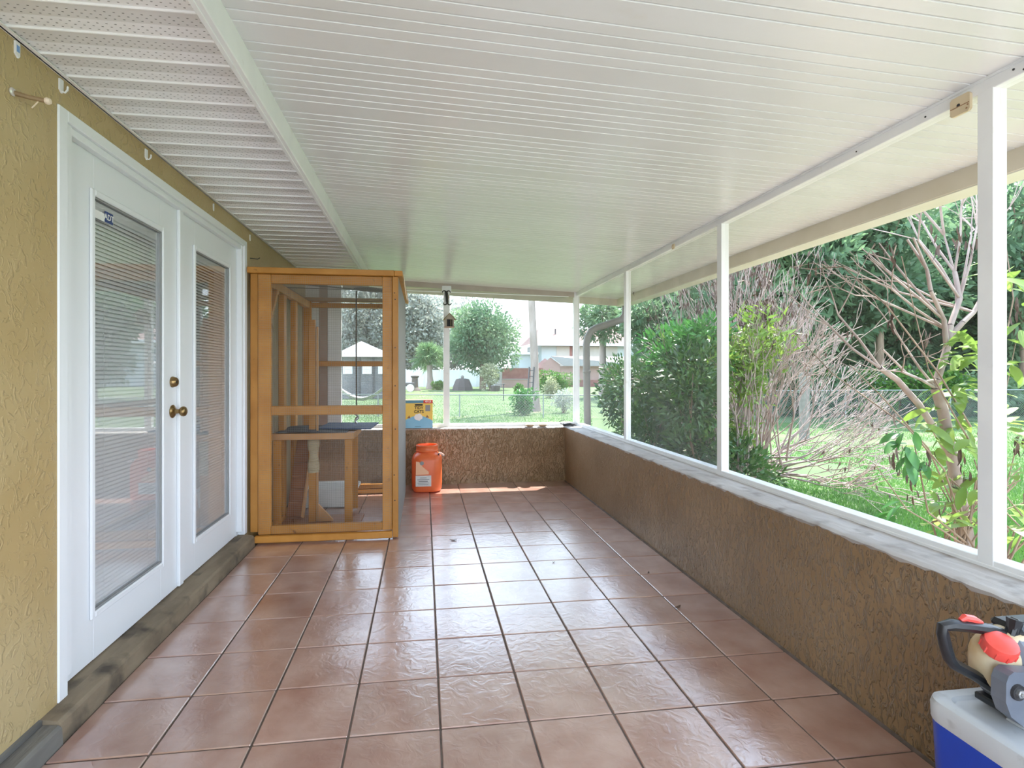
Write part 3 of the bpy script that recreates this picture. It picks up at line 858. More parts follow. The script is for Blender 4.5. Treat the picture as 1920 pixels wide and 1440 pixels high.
c_ = (-.985, 3.45)
def rl(w, d, r, z): return rr(w, d, r, 5, c_, z)
b = MB(); b.loft([rl(.46, .26, .06, .004), rl(.48, .28, .06, .010), rl(.535, .325, .07, .17), rl(.545, .335, .07, .185)], True, False)
b.loft([rl(.545, .335, .07, .185), rl(.535, .325, .07, .185), rl(.47, .27, .06, .022)], False, True); b.build('basin', 'tub', tb, smooth=True)
b = MB(); b.loft([rl(.542, .332, .07, .178), rl(.58, .37, .08, .180), rl(.585, .375, .08, .193), rl(.575, .365, .08, .199), rl(.542, .332, .07, .192), rl(.535, .325, .07, .178)], False, False); b.build('rim', 'tub', tb, smooth=True)
rope = empty('hanging_toy', (-.68, 3.10, 2.06), 'dark cord with a knotted toy hanging inside the enclosure', 'cat toy')
b = MB(); b.tube([(-.683, 3.10, 2.062), (-.684, 3.10, 1.5), (-.681, 3.10, .99)], .0062, 6); b.build('cord', 'rope', rope)
b = MB()
pts = [(-.681 + .014 * math.sin(k * .9) * (1 if k < 9 else .8), 3.10 + .008 * math.cos(k * 1.3), .99 - k * .011) for k in range(15)]
b.tube(pts, [.012 + .004 * math.sin(k * 1.4) for k in range(15)], 7); b.build('knot', 'steel', rope, smooth=True)
pole = empty('black_pole', (-.95, 3.05, 2.07), 'dark pole with a black grip lying across the enclosure top', 'pole')
b = MB(); b.tube([(-1.30, 2.75, 2.072), (-.62, 3.10, 2.072)], .006, 6); b.tube([(-1.30, 3.05, 2.072), (-.62, 3.12, 2.074)], .004, 6); b.build('rod', 'black', pole)
b = MB(); b.tube([(-.70, 3.06, 2.076), (-.66, 3.08, 2.080), (-.55, 3.13, 2.082), (-.42, 3.18, 2.080), (-.40, 3.19, 2.078)], [.006, .020, .024, .018, .008], 8); b.build('grip', 'black', pole, smooth=True)

# ================================================================== LITTER CARTON on the far sill
X0, X1, Y0, Y1, Z0, Z1 = -.292, .040, YF + .004, YF + .1, SZ + .004, .985
Y0 = YF - .012; Y1 = YS - .004
ct = empty('litter_carton', ((X0 + X1) / 2, YF, Z0), 'yellow and blue cat litter carton on the far window sill', 'carton')
b = MB(); b.box((X0, Y0, Z0), (X1, Y1, Z1), .003); b.build('box', 'yellow', ct)
yf = Y0 - .0005
def flat(name, x0, z0, x1, z1, mt, t=.0008, par=None):
    b = MB(); b.box((x0, Y0 - t, z0), (x1, Y0 + .001, z1)); return b.build(name, mt, par or ct)
flat('top_band', X0, Z1 - .036, X1, Z1, 'cdeep', .0010)
flat('red_tab', X0 + .225, Z1 - .038, X1, Z1 + .0005, 'cred', .0016)
arc = [(X0, Z0)] + [(X1, Z0), (X1, Z0 + .085)] + [(X1 - (X1 - X0) * k / 14, Z0 + .085 + .060 * math.sin(math.pi * k / 14)) for k in range(1, 14)] + [(X0, Z0 + .085)]
b = MB(); b.prism([(x, z) for x, z in arc], 1, Y0 - .0012, Y0 + .001); b.build('blue_arc', 'cblue', ct)
b = MB(); b.prism([(-.125 + .048 * math.cos(t * .449) * (1 + .12 * math.sin(t * 3.1)), Z0 + .128 + .040 * math.sin(t * .449) * (1 + .15 * math.cos(t * 2.3))) for t in range(14)], 1, Y0 - .0018, Y0); b.build('white_splash', 'cwhite', ct)
flat('maker_strip', -.165, Z1 - .066, -.075, Z1 - .048, 'ink', .0014)
flat('grey_panel', -.045, Z1 - .130, .012, Z1 - .058, 'greyink', .0014)
flat('base_line', -.165, Z0 + .014, -.095, Z0 + .022, 'cdeep', .0018)
for (cx, zz, s_) in ((-.235, .13, 1), (-.02, .135, -1)):
    b = MB(); b.prism([(cx - .02, Z0 + zz - .015), (cx + .02, Z0 + zz - .015), (cx + s_ * .006, Z0 + zz + .018)], 1, Y0 - .0018, Y0); b.build('print_mark', 'rust', ct)
for tx, sz, x, z, mt in (('TIDY', .046, -.120, Z1 - .092, 'ink'), ('CATS', .046, -.120, Z1 - .136, 'ink'), ('40 LB', .030, X1 - .054, Z1 - .019, 'cwhite')):
    tm = text_mesh(tx, sz, mt, 'print')
    shared('print', tm, (x, Y0 - .002, z), ct, (math.pi / 2, 0, 0))
b = MB(); b.add([(X1, Y0 + .01, Z1 - .035), (X1 + .022, Y0 + .02, Z1 - .075), (X1 + .022, Y0 + .09, Z1 - .07), (X1, Y0 + .10, Z1 - .03), (X1 + .002, Y0 + .01, Z1 - .033), (X1 + .024, Y0 + .02, Z1 - .073), (X1 + .024, Y0 + .09, Z1 - .068), (X1 + .002, Y0 + .10, Z1 - .028)],
       [(0, 1, 2, 3), (4, 5, 6, 7), (0, 1, 5, 4), (1, 2, 6, 5), (2, 3, 7, 6), (3, 0, 4, 7)]); b.build('torn_flap', 'ink', ct)
# ================================================================== ORANGE JAR
jc = (-.028, 3.99)
jar = empty('plastic_jar', (jc[0], jc[1], 0), 'orange plastic jar with wire handle and paper label below the carton', 'jar')
def sq(w, e, z):
    out = []
    for k in range(32):
        t = 2 * math.pi * k / 32; c, s_ = math.cos(t), math.sin(t)
        out.append((jc[0] + w * math.copysign(abs(c) ** e, c), jc[1] + w * math.copysign(abs(s_) ** e, s_), z))
    return out
b = MB(); b.loft([sq(.12, .6, .003), sq(.148, .58, .010), sq(.163, .58, .035), sq(.166, .58, .10), sq(.166, .58, .34), sq(.158, .62, .375), sq(.138, .75, .408), sq(.112, 1, .428), sq(.108, 1, .436)], True, True); b.build('body', 'orange', jar, smooth=True)
b = MB(); b.lathe([(.108, .434), (.122, .438), (.123, .446), (.118, .452), (.118, .486), (.123, .492), (.123, .500), (.116, .506), (.104, .506), (.100, .470), (.0, .468)], (jc[0], jc[1], 0), 32); b.build('neck_ring', 'orange', jar, smooth=True)
def onjar(name, x0, x1, z0, z1, mt, t=.0025, poly=None):
    b = MB(); y = jc[1] - .166
    if poly: b.prism(poly, 1, y - t, y + .004)
    else: b.box((x0, y - t, z0), (x1, y + .004, z1), .001)
    return b.build(name, mt, jar)
onjar('sunlit_patch', 0, 0, 0, 0, 'jar_sunlit', .0022, [(jc[0] - .12, .20), (jc[0] - .118, .345), (jc[0] - .085, .34), (jc[0] - .05, .29), (jc[0] + .018, .232), (jc[0] + .018, .205)])  # sun patch on the jar front, painted as a paler plate
lb = onjar('label', jc[0] - .122, jc[0] + .045, .075, .192, 'label')
for z, w_, mt in ((.168, .07, 'greyink'), (.148, .13, 'greyink'), (.130, .10, 'ink'), (.112, .12, 'greyink'), (.095, .11, 'greyink')):
    b = MB(); b.box((jc[0] - .040 - w_ / 2, jc[1] - .1695, z - .003), (jc[0] - .040 + w_ / 2, jc[1] - .165, z + .003)); b.build('print_line', mt, lb)
b = MB(); b.lathe([(.0001, 0), (.022, 0), (.022, .002), (.0001, .002)], (jc[0] - .055, jc[1] - .1665, .325), 12, Matrix.Rotation(math.pi / 2, 4, 'X')); b.build('badge', 'greyink', jar)
b = MB(); pts = []
for k in range(13):
    t = math.radians(180 * k / 12)
    pts.append((jc[0] + .150 * math.cos(t) + .02, jc[1] - .05 - .12 * math.sin(t) * .2 + .10 * math.sin(t), .395 - .075 * math.sin(t) * .35))
b.tube([(jc[0] + .125, jc[1] - .10, .42), (jc[0] + .150, jc[1] - .115, .415), (jc[0] + .178, jc[1] - .10, .395), (jc[0] + .190, jc[1] - .05, .385), (jc[0] + .185, jc[1] + .02, .39), (jc[0] + .160, jc[1] + .06, .40), (jc[0] + .135, jc[1] + .07, .405)], .0055, 7); b.build('handle', 'chrome', jar, smooth=True)
b = MB(); b.lathe([(.012, 0), (.012, .008), (.006, .012), (.0001, .012)], (jc[0] + .122, jc[1] - .098, .408), 10, Matrix.Rotation(math.pi / 2, 4, 'Y')); b.build('handle_boss', 'ink', jar)

# ================================================================== BIRDHOUSE and iron hook on the mullion
bh = empty('birdhouse', (.236, YS - .05, 1.84), 'tiny wooden birdhouse hung on the far window mullion', 'birdhouse')
yb0, yb1 = YS - .09, YS - .001
b = MB(); b.box((.180, yb0 - .012, 1.836), (.296, yb1, 1.848), .002); b.build('base', 'trimpink', bh)
b = MB(); b.box((.188, yb0, 1.848), (.206, yb1, 1.932), .001); b.build('side', 'grain', bh)
b = MB(); b.box((.272, yb0, 1.848), (.290, yb1, 1.932), .001); b.build('side', 'grain', bh)
b = MB(); b.box((.206, yb0 + .03, 1.848), (.272, yb1, 1.932)); b.build('dark_interior', 'ink', bh)
b = MB(); b.box((.250, yb0 + .004, 1.848), (.258, yb0 + .014, 1.932), .001); b.build('bar', 'barkgreen', bh)
b = MB(); b.prism([(.178, 1.932), (.300, 1.932), (.239, 1.998)], 1, yb0, yb1); b.build('gable', 'grain', bh)
for s_ in (-1, 1):
    b = MB(); b.bar((.239 - s_ * .002, (yb0 + yb1) / 2, 2.004), (.239 + s_ * .072, (yb0 + yb1) / 2, 1.928), .105, .007, (0, 0, 1), .001); b.build('roof_board', 'barkgreen', bh)
hk = empty('iron_hook', (.205, YS - .03, 2.18), 'small black iron ornament with four curled ends above the birdhouse', 'ornament')
yk = YS - .046
b = MB(); b.tube([(.200, yk, 2.262), (.203, yk, 2.235), (.206, yk, 2.19), (.210, yk, 2.15), (.214, yk, 2.118)], [.016, .020, .016, .018, .012], 8); b.build('body', 'blackmetal', hk, smooth=True)
for x0, z0, sx, sz in ((.196, 2.255, -1, 1), (.208, 2.255, 1, 1), (.206, 2.122, -1, -1), (.218, 2.122, 1, -1)):
    b = MB(); pts = []
    for k in range(9):
        t = k / 8; a = math.pi * 1.15 * t
        pts.append((x0 + sx * (.020 * (1 - math.cos(a)) * .9 + .006 * t), yk - .004, z0 + (sz if sz > 0 else -1) * .016 * math.sin(a) * (1 if sz > 0 else 1)))
    b.tube(pts, [.009 - .0045 * k / 8 for k in range(9)], 6); b.build('curl', 'blackmetal', hk, smooth=True)
b = MB(); b.tube([(.222, yk - .006, 2.225), (.232, yk - .006, 2.195), (.222, yk - .006, 2.165)], [.005, .009, .004], 6); b.build('leaf_tip', 'grain', hk, smooth=True)
b = MB(); b.box((.196, yk + .008, 2.20), (.212, YS + .001, 2.23)); b.build('mount', 'blackmetal', hk)

# bits on the far sill
for k, (x, lab) in enumerate(((1.195, 'left of the two dark-topped clay saucers on the far sill'), (1.35, 'right of the two dark-topped clay saucers on the far sill'))):
    s_ = empty('saucer', (x, YF + .015, SZ + .003), lab, 'saucer', 'clay saucers on the far sill')
    b = MB(); b.lathe([(.030, .0), (.052, .016), (.056, .024), (.050, .024), (.044, .016), (.0001, .014)], (x, YF + .0, SZ + .003), 18); b.build('dish', 'tanplate', s_, smooth=True)
    b = MB(); b.lathe([(.047, .019), (.040, .023), (.0001, .024)], (x, YF + .0, SZ + .003), 18, None, False, False); b.build('soil', 'ink', s_)
bc = empty('black_cable', (1.68, YF - .02, SZ + .003), 'tangled black cable lying on the sill at the far right corner', 'cable')
rg = np.random.default_rng(3); b = MB(); pts = []
for k in range(90):
    a = k * .55; pts.append((1.67 + (.055 + .02 * math.sin(k * .31)) * math.cos(a), YF - .01 + .030 * math.sin(a) + .006 * math.sin(k), SZ + .010 + .020 * (k / 90) + .004 * math.sin(k * 1.7)))
b.tube(pts, .0042, 5); b.build('coil', 'black', bc, smooth=True)
b = MB(); b.tube([(1.63, YF - .01, SZ + .012), (1.575, YF + .01, SZ + .035), (1.56, YF + .02, SZ + .055), (1.59, YF + .025, SZ + .068), (1.625, YF + .03, SZ + .074)], .004, 5); b.build('loose_end', 'black', bc, smooth=True)

# ================================================================== things on walls and posts
pl = empty('tan_plate', (1.797, -.335, 2.235), 'tan metal plate with a hole screwed beside the nearest post', 'plate')
b = MB(); py0, py1 = -.372, -.303
poly = [(py0 + .006, 2.205), (py1 - .006, 2.205), (py1, 2.212), (py1, 2.262), (py1 - .006, 2.269), (py0 + .006, 2.269), (py0, 2.262), (py0, 2.212)]
b.prism(poly, 0, 1.789, 1.7995); b.build('plate', 'tanplate', pl)
b = MB(); b.lathe([(.0001, 0), (.006, 0), (.006, .002), (.0001, .002)], (1.788, -.333, 2.238), 10, Matrix.Rotation(math.pi / 2, 4, 'Y')); b.build('hole', 'ink', pl)
b = MB(); b.box((1.7878, py0 + .002, 2.232), (1.789, py1 - .002, 2.2345)); b.build('seam', 'rust', pl)
for (y, z) in ((-.362, 2.215), (-.366, 2.226)):
    b = MB(); b.lathe([(.0001, 0), (.003, 0), (.003, .0015), (.0001, .002)], (1.788, y, z), 8, Matrix.Rotation(-math.pi / 2, 4, 'Y')); b.build('rust_spot', 'rust', pl)
b = MB(); b.box((1.790, 1.80, 2.232), (1.7995, 1.835, 2.268), .002); b.box((1.784, 1.81, 2.240), (1.790, 1.825, 2.252), .001)
tag(b.build('beam_clip', 'tanplate', origin=(1.795, 1.82, 2.25)), 'small tan clip on the right beam beyond the second post', 'clip')
for k, (y, z) in enumerate(((-.56, 2.262), (-.53, 2.254), (-.50, 2.270), (-.20, 2.262), (.12, 2.264))):
    b = MB(); b.lathe([(.0001, 0), (.0035, 0), (.0035, .002), (.0001, .003)], (RX, y, z), 7, Matrix.Rotation(-math.pi / 2, 4, 'Y')); b.build('screw', 'ink', win1)

labs = ['white adhesive hook with blue print, high on the tan wall', 'white hooked cable clip just above the near door corner', 'white hooked cable clip above the middle of the near door', 'thin white cable clip above the far door', 'thin white cable clip on the wall past the far door corner']
for k, ((y, z), lab) in enumerate(zip(((-.008, 2.372), (.206, 2.366), (.815, 2.360), (1.644, 2.360), (2.36, 2.345)), labs)):
    h = .052 if k == 0 else (.050 if k < 3 else .046); wd = .020 if k < 3 else .010
    c = empty('wall_clip', (XL, y, z), lab, 'clip', 'clips along the tan wall')
    b = MB(); b.prism([(y - wd / 2, z - h * .3), (y - wd / 2, z + h / 2), (y + wd / 2, z + h / 2), (y + wd / 2, z - h * .35), (y + wd * .2, z - h / 2)], 0, XL - .001, XL + .006); b.build('plate', 'clip', c)
    if k == 0:
        b = MB(); b.box((XL + .006, y - .006, z - .008), (XL + .0066, y + .007, z + .014)); b.build('blue_print', 'clipblue', c)
    elif k < 3:
        b = MB(); b.tube([(XL + .004, y, z - .018), (XL + .014, y + .003, z - .022), (XL + .020, y + .008, z - .010), (XL + .020, y + .010, z + .004)], .0035, 6); b.build('hook', 'clip', c, smooth=True)
pg = empty('wall_peg', (XL, -.03, 2.20), 'wooden peg with pale string jutting from the tan wall', 'peg')
b = MB(); b.tube([(XL - .005, -.030, 2.222), (XL + .04, -.012, 2.216), (XL + .085, .004, 2.214)], [.009, .008, .008], 8); b.build('dowel', 'peg', pg, smooth=True)
b = MB(); b.lathe([(.0001, 0), (.012, .001), (.014, .006), (.010, .010), (.0001, .011)], (XL, -.030, 2.222), 12, Matrix.Rotation(math.pi / 2, 4, 'Y')); b.build('collar', 'chrome', pg, smooth=True)
b = MB(); b.lathe([(.0001, 0), (.010, .003), (.012, .010), (.008, .018), (.0001, .020)], (XL + .078, .004, 2.214), 10, Matrix.Rotation(math.pi / 2, 4, 'Y')); b.build('tip', 'string', pg, smooth=True)
b = MB(); b.tube([(XL + .062, .006, 2.222), (XL + .062, -.004, 2.205), (XL + .060, -.014, 2.190), (XL + .058, -.024, 2.176)], .0022, 5); b.build('string', 'string', pg)
# thin wire on the soffit end of the wall beyond the doors
b = MB(); b.tube([(XL - .004, 2.37, 2.19), (XL + .05, 2.39, 2.188), (XL + .065, 2.395, 2.20)], .0035, 6)
tag(b.build('wall_hook', 'blackmetal', origin=(XL, 2.37, 2.19)), 'dark bent nail in the wall above the enclosure corner', 'hook')

# dead leaves on the floor
def dead_leaf(name, x, y, L, a, lab):
    b = MB(); ca, sa = math.cos(a), math.sin(a); up_, dn = [], []
    for k in range(7):
        t = k / 6; wv = .32 * L * math.sin(math.pi * t) ** .8; z = .003 + .010 * (t - .5) ** 2 * 4 * .6
        for s_ in (-1, 1):
            px, py = (t - .5) * L, s_ * wv / 2
            up_.append((x + px * ca - py * sa, y + px * sa + py * ca, z + .002)); dn.append((x + px * ca - py * sa, y + px * sa + py * ca, z))
    n = len(up_); fs = []
    for k in range(6):
        fs += [(2 * k, 2 * k + 1, 2 * k + 3, 2 * k + 2), (n + 2 * k, n + 2 * k + 2, n + 2 * k + 3, n + 2 * k + 1)]
        fs += [(2 * k, 2 * k + 2, n + 2 * k + 2, n + 2 * k), (2 * k + 1, n + 2 * k + 1, n + 2 * k + 3, 2 * k + 3)]
    b.add(up_ + dn, fs)
    tag(b.build(name, 'leafdry', origin=(x, y, 0)), lab, 'leaf', 'dead leaves on the tile floor')
for x, y, L, a, lab in ((1.335, .83, .055, .5, 'curled dead leaf on the tiles by the middle of the right wall'), (1.385, 1.33, .034, 1.0, 'small dead leaf on the tiles near the right wall, second from the corner'),
                        (1.335, 2.21, .03, .2, 'speck of dead leaf on the tiles below the second screen post'), (.82, 1.60, .022, .0, 'tiny dead leaf in the middle of the shiny floor'),
                        (.165, 2.17, .06, 2.9, 'thin dead leaf on the tiles right of the enclosure')):
    dead_leaf('dead_leaf', x, y, L, a, lab)

# ================================================================== COOLER and CHAINSAW
co = empty('cooler', (1.44, -1.0, 0), 'blue cooler with a scuffed white lid against the right wall', 'cooler')
cc = (1.4375, -.99)
CW, CDp = .345, .60
def cl(w, d, r, z): return rr(w, d, r, 6, cc, z)
b = MB(); b.loft([cl(CW - .05, CDp - .05, .04, .002), cl(CW - .035, CDp - .035, .045, .012), cl(CW - .006, CDp - .006, .05, .395), cl(CW - .006, CDp - .006, .05, .400)]); b.build('body', 'cooler_blue', co, smooth=True)
b = MB(); b.loft([cl(CW - .004, CDp - .004, .05, .392), cl(CW, CDp, .052, .396), cl(CW + .002, CDp + .002, .052, .432), cl(CW - .006, CDp - .006, .050, .446), cl(CW - .026, CDp - .026, .045, .452), cl(CW - .070, CDp - .070, .035, .450), cl(CW - .082, CDp - .082, .032, .440), cl(CW - .09, CDp - .09, .03, .4395)])
lid = b.build('lid', 'cooler_white', co, smooth=35)
b = MB(); b.box((cc[0] - .06, cc[1] + .10, .4385), (cc[0] + .06, cc[1] + .18, .446), .004); b.build('raised_panel', 'cooler_white', lid)
for s_ in (-1, 1):
    b = MB(); b.box((cc[0] + s_ * .08 - .02, cc[1] + CDp / 2 - .004, .36), (cc[0] + s_ * .08 + .02, cc[1] + CDp / 2 + .006, .43), .003); b.build('hinge', 'cooler_white', co)

saw = empty('chainsaw', (1.40, -.80, .445), 'black and grey chainsaw with red fuel cap lying on the cooler lid', 'chainsaw')
sy = -.80
b = MB(); b.tube([(1.392, sy, .645), (1.345, sy, .662), (1.285, sy, .673), (1.235, sy, .680), (1.212, sy, .677), (1.213, sy, .660), (1.222, sy, .625), (1.231, sy, .598), (1.245, sy, .582), (1.30, sy, .552), (1.36, sy, .514), (1.395, sy, .494)],
              [.014, .014, .0145, .0145, .013, .0135, .0135, .014, .0140, .0135, .0135, .013], 9); b.build('rear_handle', 'black', saw, smooth=True)
b = MB(); b.tube([(1.262, sy, .690), (1.275, sy, .696), (1.30, sy, .690), (1.325, sy, .680)], [.005, .009, .009, .004], 8); b.build('throttle_lever', 'redcap', saw, smooth=True)
def blob(c, s_, e=.7, n=18, m=12):
    loops = []
    sg = lambda a, p: math.copysign(abs(a) ** p, a)
    for i in range(1, m):
        ph = -math.pi / 2 + math.pi * i / m
        loops.append([(c[0] + s_[0] * sg(math.cos(ph), e) * sg(math.cos(2 * math.pi * k / n), e), c[1] + s_[1] * sg(math.cos(ph), e) * sg(math.sin(2 * math.pi * k / n), e), c[2] + s_[2] * sg(math.sin(ph), e)) for k in range(n)])
    return loops
b = MB(); b.loft(blob((1.375, sy + .005, .580), (.060, .045, .068), .75)); b.loft(blob((1.41, sy + .005, .628), (.042, .04, .034), .75)); b.build('fuel_tank', 'tank', saw, smooth=True)
capm = Matrix.Rotation(math.radians(28), 4, 'X') @ Matrix.Rotation(math.radians(-8), 4, 'Y')
b = MB(); b.lathe([(.001, -.016), (.030, -.016), (.035, -.010), (.036, .010), (.033, .019), (.024, .023), (.001, .024)], (1.339, sy - .028, .632), 20, capm); cap_ = b.build('fuel_cap', 'redcap', saw, smooth=30)
for k in range(10):
    a = 2 * math.pi * k / 10
    b = MB(); p = capm @ Vector((.0355 * math.cos(a), .0355 * math.sin(a), 0)); q = capm @ Vector((0, 0, .009))
    c0 = Vector((1.339, sy - .028, .632)) + p
    b.tube([c0 - q, c0 + q], .0022, 5); b.build('cap_rib', 'redcap', cap_)
b = MB(); b.lathe([(.012, 0), (.012, .010), (.007, .013), (.0001, .014)], (1.412, sy - .038, .568), 12, Matrix.Rotation(math.pi / 2, 4, 'X')); pr = b.build('primer_port', 'black', saw)
b = MB(); b.tube([(1.412, sy - .052, .566), (1.420, sy - .056, .555), (1.435, sy - .05, .545)], .004, 6); b.build('fuel_line', 'tanplate', saw)
b = MB(); b.tube([(1.39, sy - .01, .626), (1.40, sy - .012, .664), (1.405, sy - .012, .690)], [.012, .013, .017], 8); b.bar((1.386, sy - .01, .628), (1.41, sy - .012, .690), .022, .026, (0, 1, 0), .005); b.tube([(1.405, sy, .645), (1.43, sy, .632), (1.47, sy, .620)], [.008, .009, .010], 8); b.build('choke_lever', 'black', saw, smooth=30)
b = MB(); b.box((1.378, sy - .042, .470), (1.53, sy + .065, .650), .016); b.build('engine_housing', 'sawgrey', saw, smooth=30)
b = MB(); b.box((1.40, sy - .03, .648), (1.52, sy + .05, .672), .010); b.build('top_cover', 'black', saw, smooth=30)
b = MB()
cp = [(1.296, .530), (1.297, .575), (1.304, .592), (1.318, .600), (1.40, .590), (1.49, .57), (1.52, .52), (1.49, .474), (1.42, .462), (1.345, .468), (1.31, .495)]
b.prism(cp, 1, sy - .078, sy - .044); cov = b.build('clutch_cover', 'sawgrey', saw)
b = MB(); b.lathe([(.001, .004), (.013, .004), (.018, .006), (.019, .0), (.019, -.002)], (1.326, sy - .0785, .553), 16, Matrix.Rotation(math.pi / 2, 4, 'X'), True, False); b.build('bolt_recess', 'ink', cov)
b = MB(); b.lathe([(.010, 0), (.010, .008), (.006, .009), (.006, .012), (.0001, .013)], (1.326, sy - .081, .553), 6, Matrix.Rotation(math.pi / 2, 4, 'X')); b.build('nut', 'steel', cov)
b = MB(); b.box((1.37, sy - .04, .4535), (1.55, sy + .06, .472), .004); b.build('base_plate', 'black', saw)
b = MB(); b.tube([(1.43, sy - .045, .545), (1.455, sy - .056, .570), (1.49, sy - .058, .560), (1.50, sy - .05, .535)], .005, 6); b.build('cable', 'black', saw, smooth=True)

# ================================================================== OUTDOORS
CAM = np.array([-0.0593, -1.9559, 1.3065])
def at(u, v, k):
    """world point seen at photo position (u, v), k metres ahead"""
    r_, d_ = np.array([math.cos(.1328), -math.sin(.1328), 0]), np.array([math.sin(.1328), math.cos(.1328), 0])
    return CAM + k * (d_ + r_ * (u - 928.2) / 995.7 - np.array([0, 0, 1.]) * (v - 698.07) / 995.7)
def gpos(u, k):
    p = at(u, 698, k); return np.array([p[0], p[1], GZ])

# ---- grass blades
def grass(name, pts, hmin, hmax, wd, lab):
    n = len(pts); h = RG.uniform(hmin, hmax, n)[:, None]
    lean = RG.normal(size=(n, 3)) * np.array([.35, .35, 0]); tip = pts + (np.array([0, 0, 1.]) + lean) * h
    s_ = unit(n) * np.array([1, 1, 0]); s_ = nrm(s_) * wd
    V = np.stack([pts - s_, pts + s_, tip], 1).reshape(-1, 3); F = np.arange(3 * n).reshape(-1, 3)
    o = np_obj(name, V, F, 'blade', None, 'stuff'); tag(o, lab, 'grass')
n = 110000
uu = RG.uniform(1340, 2050, n); kk_ = 1 / RG.uniform(1 / 19, 1 / 3.6, n)
P = np.array([at(u, 698, k) for u, k in zip(uu[:1], kk_[:1])])
rv, dv = np.array([math.cos(.1328), -math.sin(.1328), 0]), np.array([math.sin(.1328), math.cos(.1328), 0])
P = CAM + kk_[:, None] * (dv + rv * ((uu - 928.2) / 995.7)[:, None]); P[:, 2] = GZ - .005
keep = (P[:, 0] > 4.5) & ((np.sin(P[:, 0] * 1.1 + 2 * np.sin(P[:, 1] * .7)) + np.sin(P[:, 1] * 1.3 + P[:, 0] * .5)) > -1.1)
grass('lawn_grass', P[keep], .03, .075, .006, 'short bright lawn grass beyond the right screens')
n = 60000
uu = RG.uniform(560, 1110, n); kk_ = 1 / RG.uniform(1 / 45, 1 / 6.5, n)
P = CAM + kk_[:, None] * (dv + rv * ((uu - 928.2) / 995.7)[:, None]); P[:, 2] = GZ - .01
keep = P[:, 1] > YF + .5
grass('yard_grass', P[keep], .03, .075, .012, 'bright green yard grass beyond the far screen')

def foliage(name, P, D, L, W, mat, parent, up=.6):
    V, F = leaves(P, D, L, W, up); return np_obj(name, V, F, mat, parent, 'stuff')
def wood(name, segs, mat, parent, n=4):
    V, F = tubes(segs, n); return np_obj(name, V, F, mat, parent, smooth=True)
def blobs(centers, radii, n, shell=.35):
    """points in a union of ellipsoid clumps, mostly near their skin, with outward directions"""
    centers = np.array(centers, float); radii = np.array(radii, float)
    if radii.ndim == 1: radii = np.repeat(radii[:, None], 3, 1)
    vol = radii.prod(1) ** .67; pick = RG.choice(len(centers), n, p=vol / vol.sum())
    d = unit(n); rad = 1 - shell * RG.random(n) ** 1.5
    return centers[pick] + d * radii[pick] * rad[:, None], d

# ---- trees
def crown_tree(name, base, h, cr, cz, nclump, nleaf, L, W, mat, lab, group, trunk_r=.2, bark='bark', squash=.8, seed=0, cat='tree'):
    rg = np.random.default_rng(seed)
    base = np.array(base, float)
    t = empty(name, base, lab, cat, group)
    segs = []; tips = []
    top = base + np.array([0, 0, cz - base[2]])
    segs.append((base - np.array([0, 0, .1]), base + (top - base) * .5, trunk_r, trunk_r * .8)); segs.append((base + (top - base) * .5, top, trunk_r * .8, trunk_r * .55))
    cs, rs = [], []
    for k in range(nclump):
        d = rg.normal(size=3); d /= np.linalg.norm(d); rad = cr * rg.uniform(.35, .85)
        c = top + d * np.array([1, 1, squash]) * rad
        if c[2] < base[2] + .5: c[2] = base[2] + .5 + rg.random() * .6
        cs.append(c); rs.append(cr * rg.uniform(.22, .42))
        segs.append((top - np.array([0, 0, rg.uniform(0, .3) * cr]), c, trunk_r * .32, trunk_r * .1))
    P, D = blobs(cs, rs, nleaf, .5)
    wood('branches', segs, bark, t, 6)
    foliage('foliage', P, D + RG.normal(size=D.shape) * .5, RG.uniform(.6, 1.25, nleaf) * L, RG.uniform(.7, 1.2, nleaf) * W, mat, t)
    return t

oak_p = gpos(905, 50)
crown_tree('oak_tree', oak_p, 8, 4.1, 4.4, 46, 15000, .34, .17, 'leafoak', 'big round green oak tree behind the far fence, right of the window mullion', None, .34, seed=5, squash=.75)
# mossy grey trees far left
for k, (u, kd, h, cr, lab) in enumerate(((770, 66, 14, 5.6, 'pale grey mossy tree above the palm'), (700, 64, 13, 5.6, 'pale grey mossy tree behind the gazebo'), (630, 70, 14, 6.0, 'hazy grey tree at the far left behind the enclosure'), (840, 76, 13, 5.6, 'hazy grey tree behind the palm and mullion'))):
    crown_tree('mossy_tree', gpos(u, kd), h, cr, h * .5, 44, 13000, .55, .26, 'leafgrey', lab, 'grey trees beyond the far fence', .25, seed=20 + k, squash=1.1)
for k, (u, kd, h, lab) in enumerate(((1060, 95, 8.6, 'dark treetop peeking over the red roof, left one'), (1135, 96, 10, 'dark treetop peeking over the red roof, right one'))):
    crown_tree('far_tree', gpos(u, kd), h, 2.6, h - 2, 14, 2500, .42, .2, 'leafblue', lab, 'trees behind the house', .2, seed=40 + k)
# bright tall tree seen through the second gap, right of the corner post
crown_tree('pale_pine', gpos(1130, 34), 9, 2.2, 4.6, 14, 3000, .35, .12, 'leafblue', 'blue green tree just right of the corner post', None, .28, seed=44, bark='pinebark')

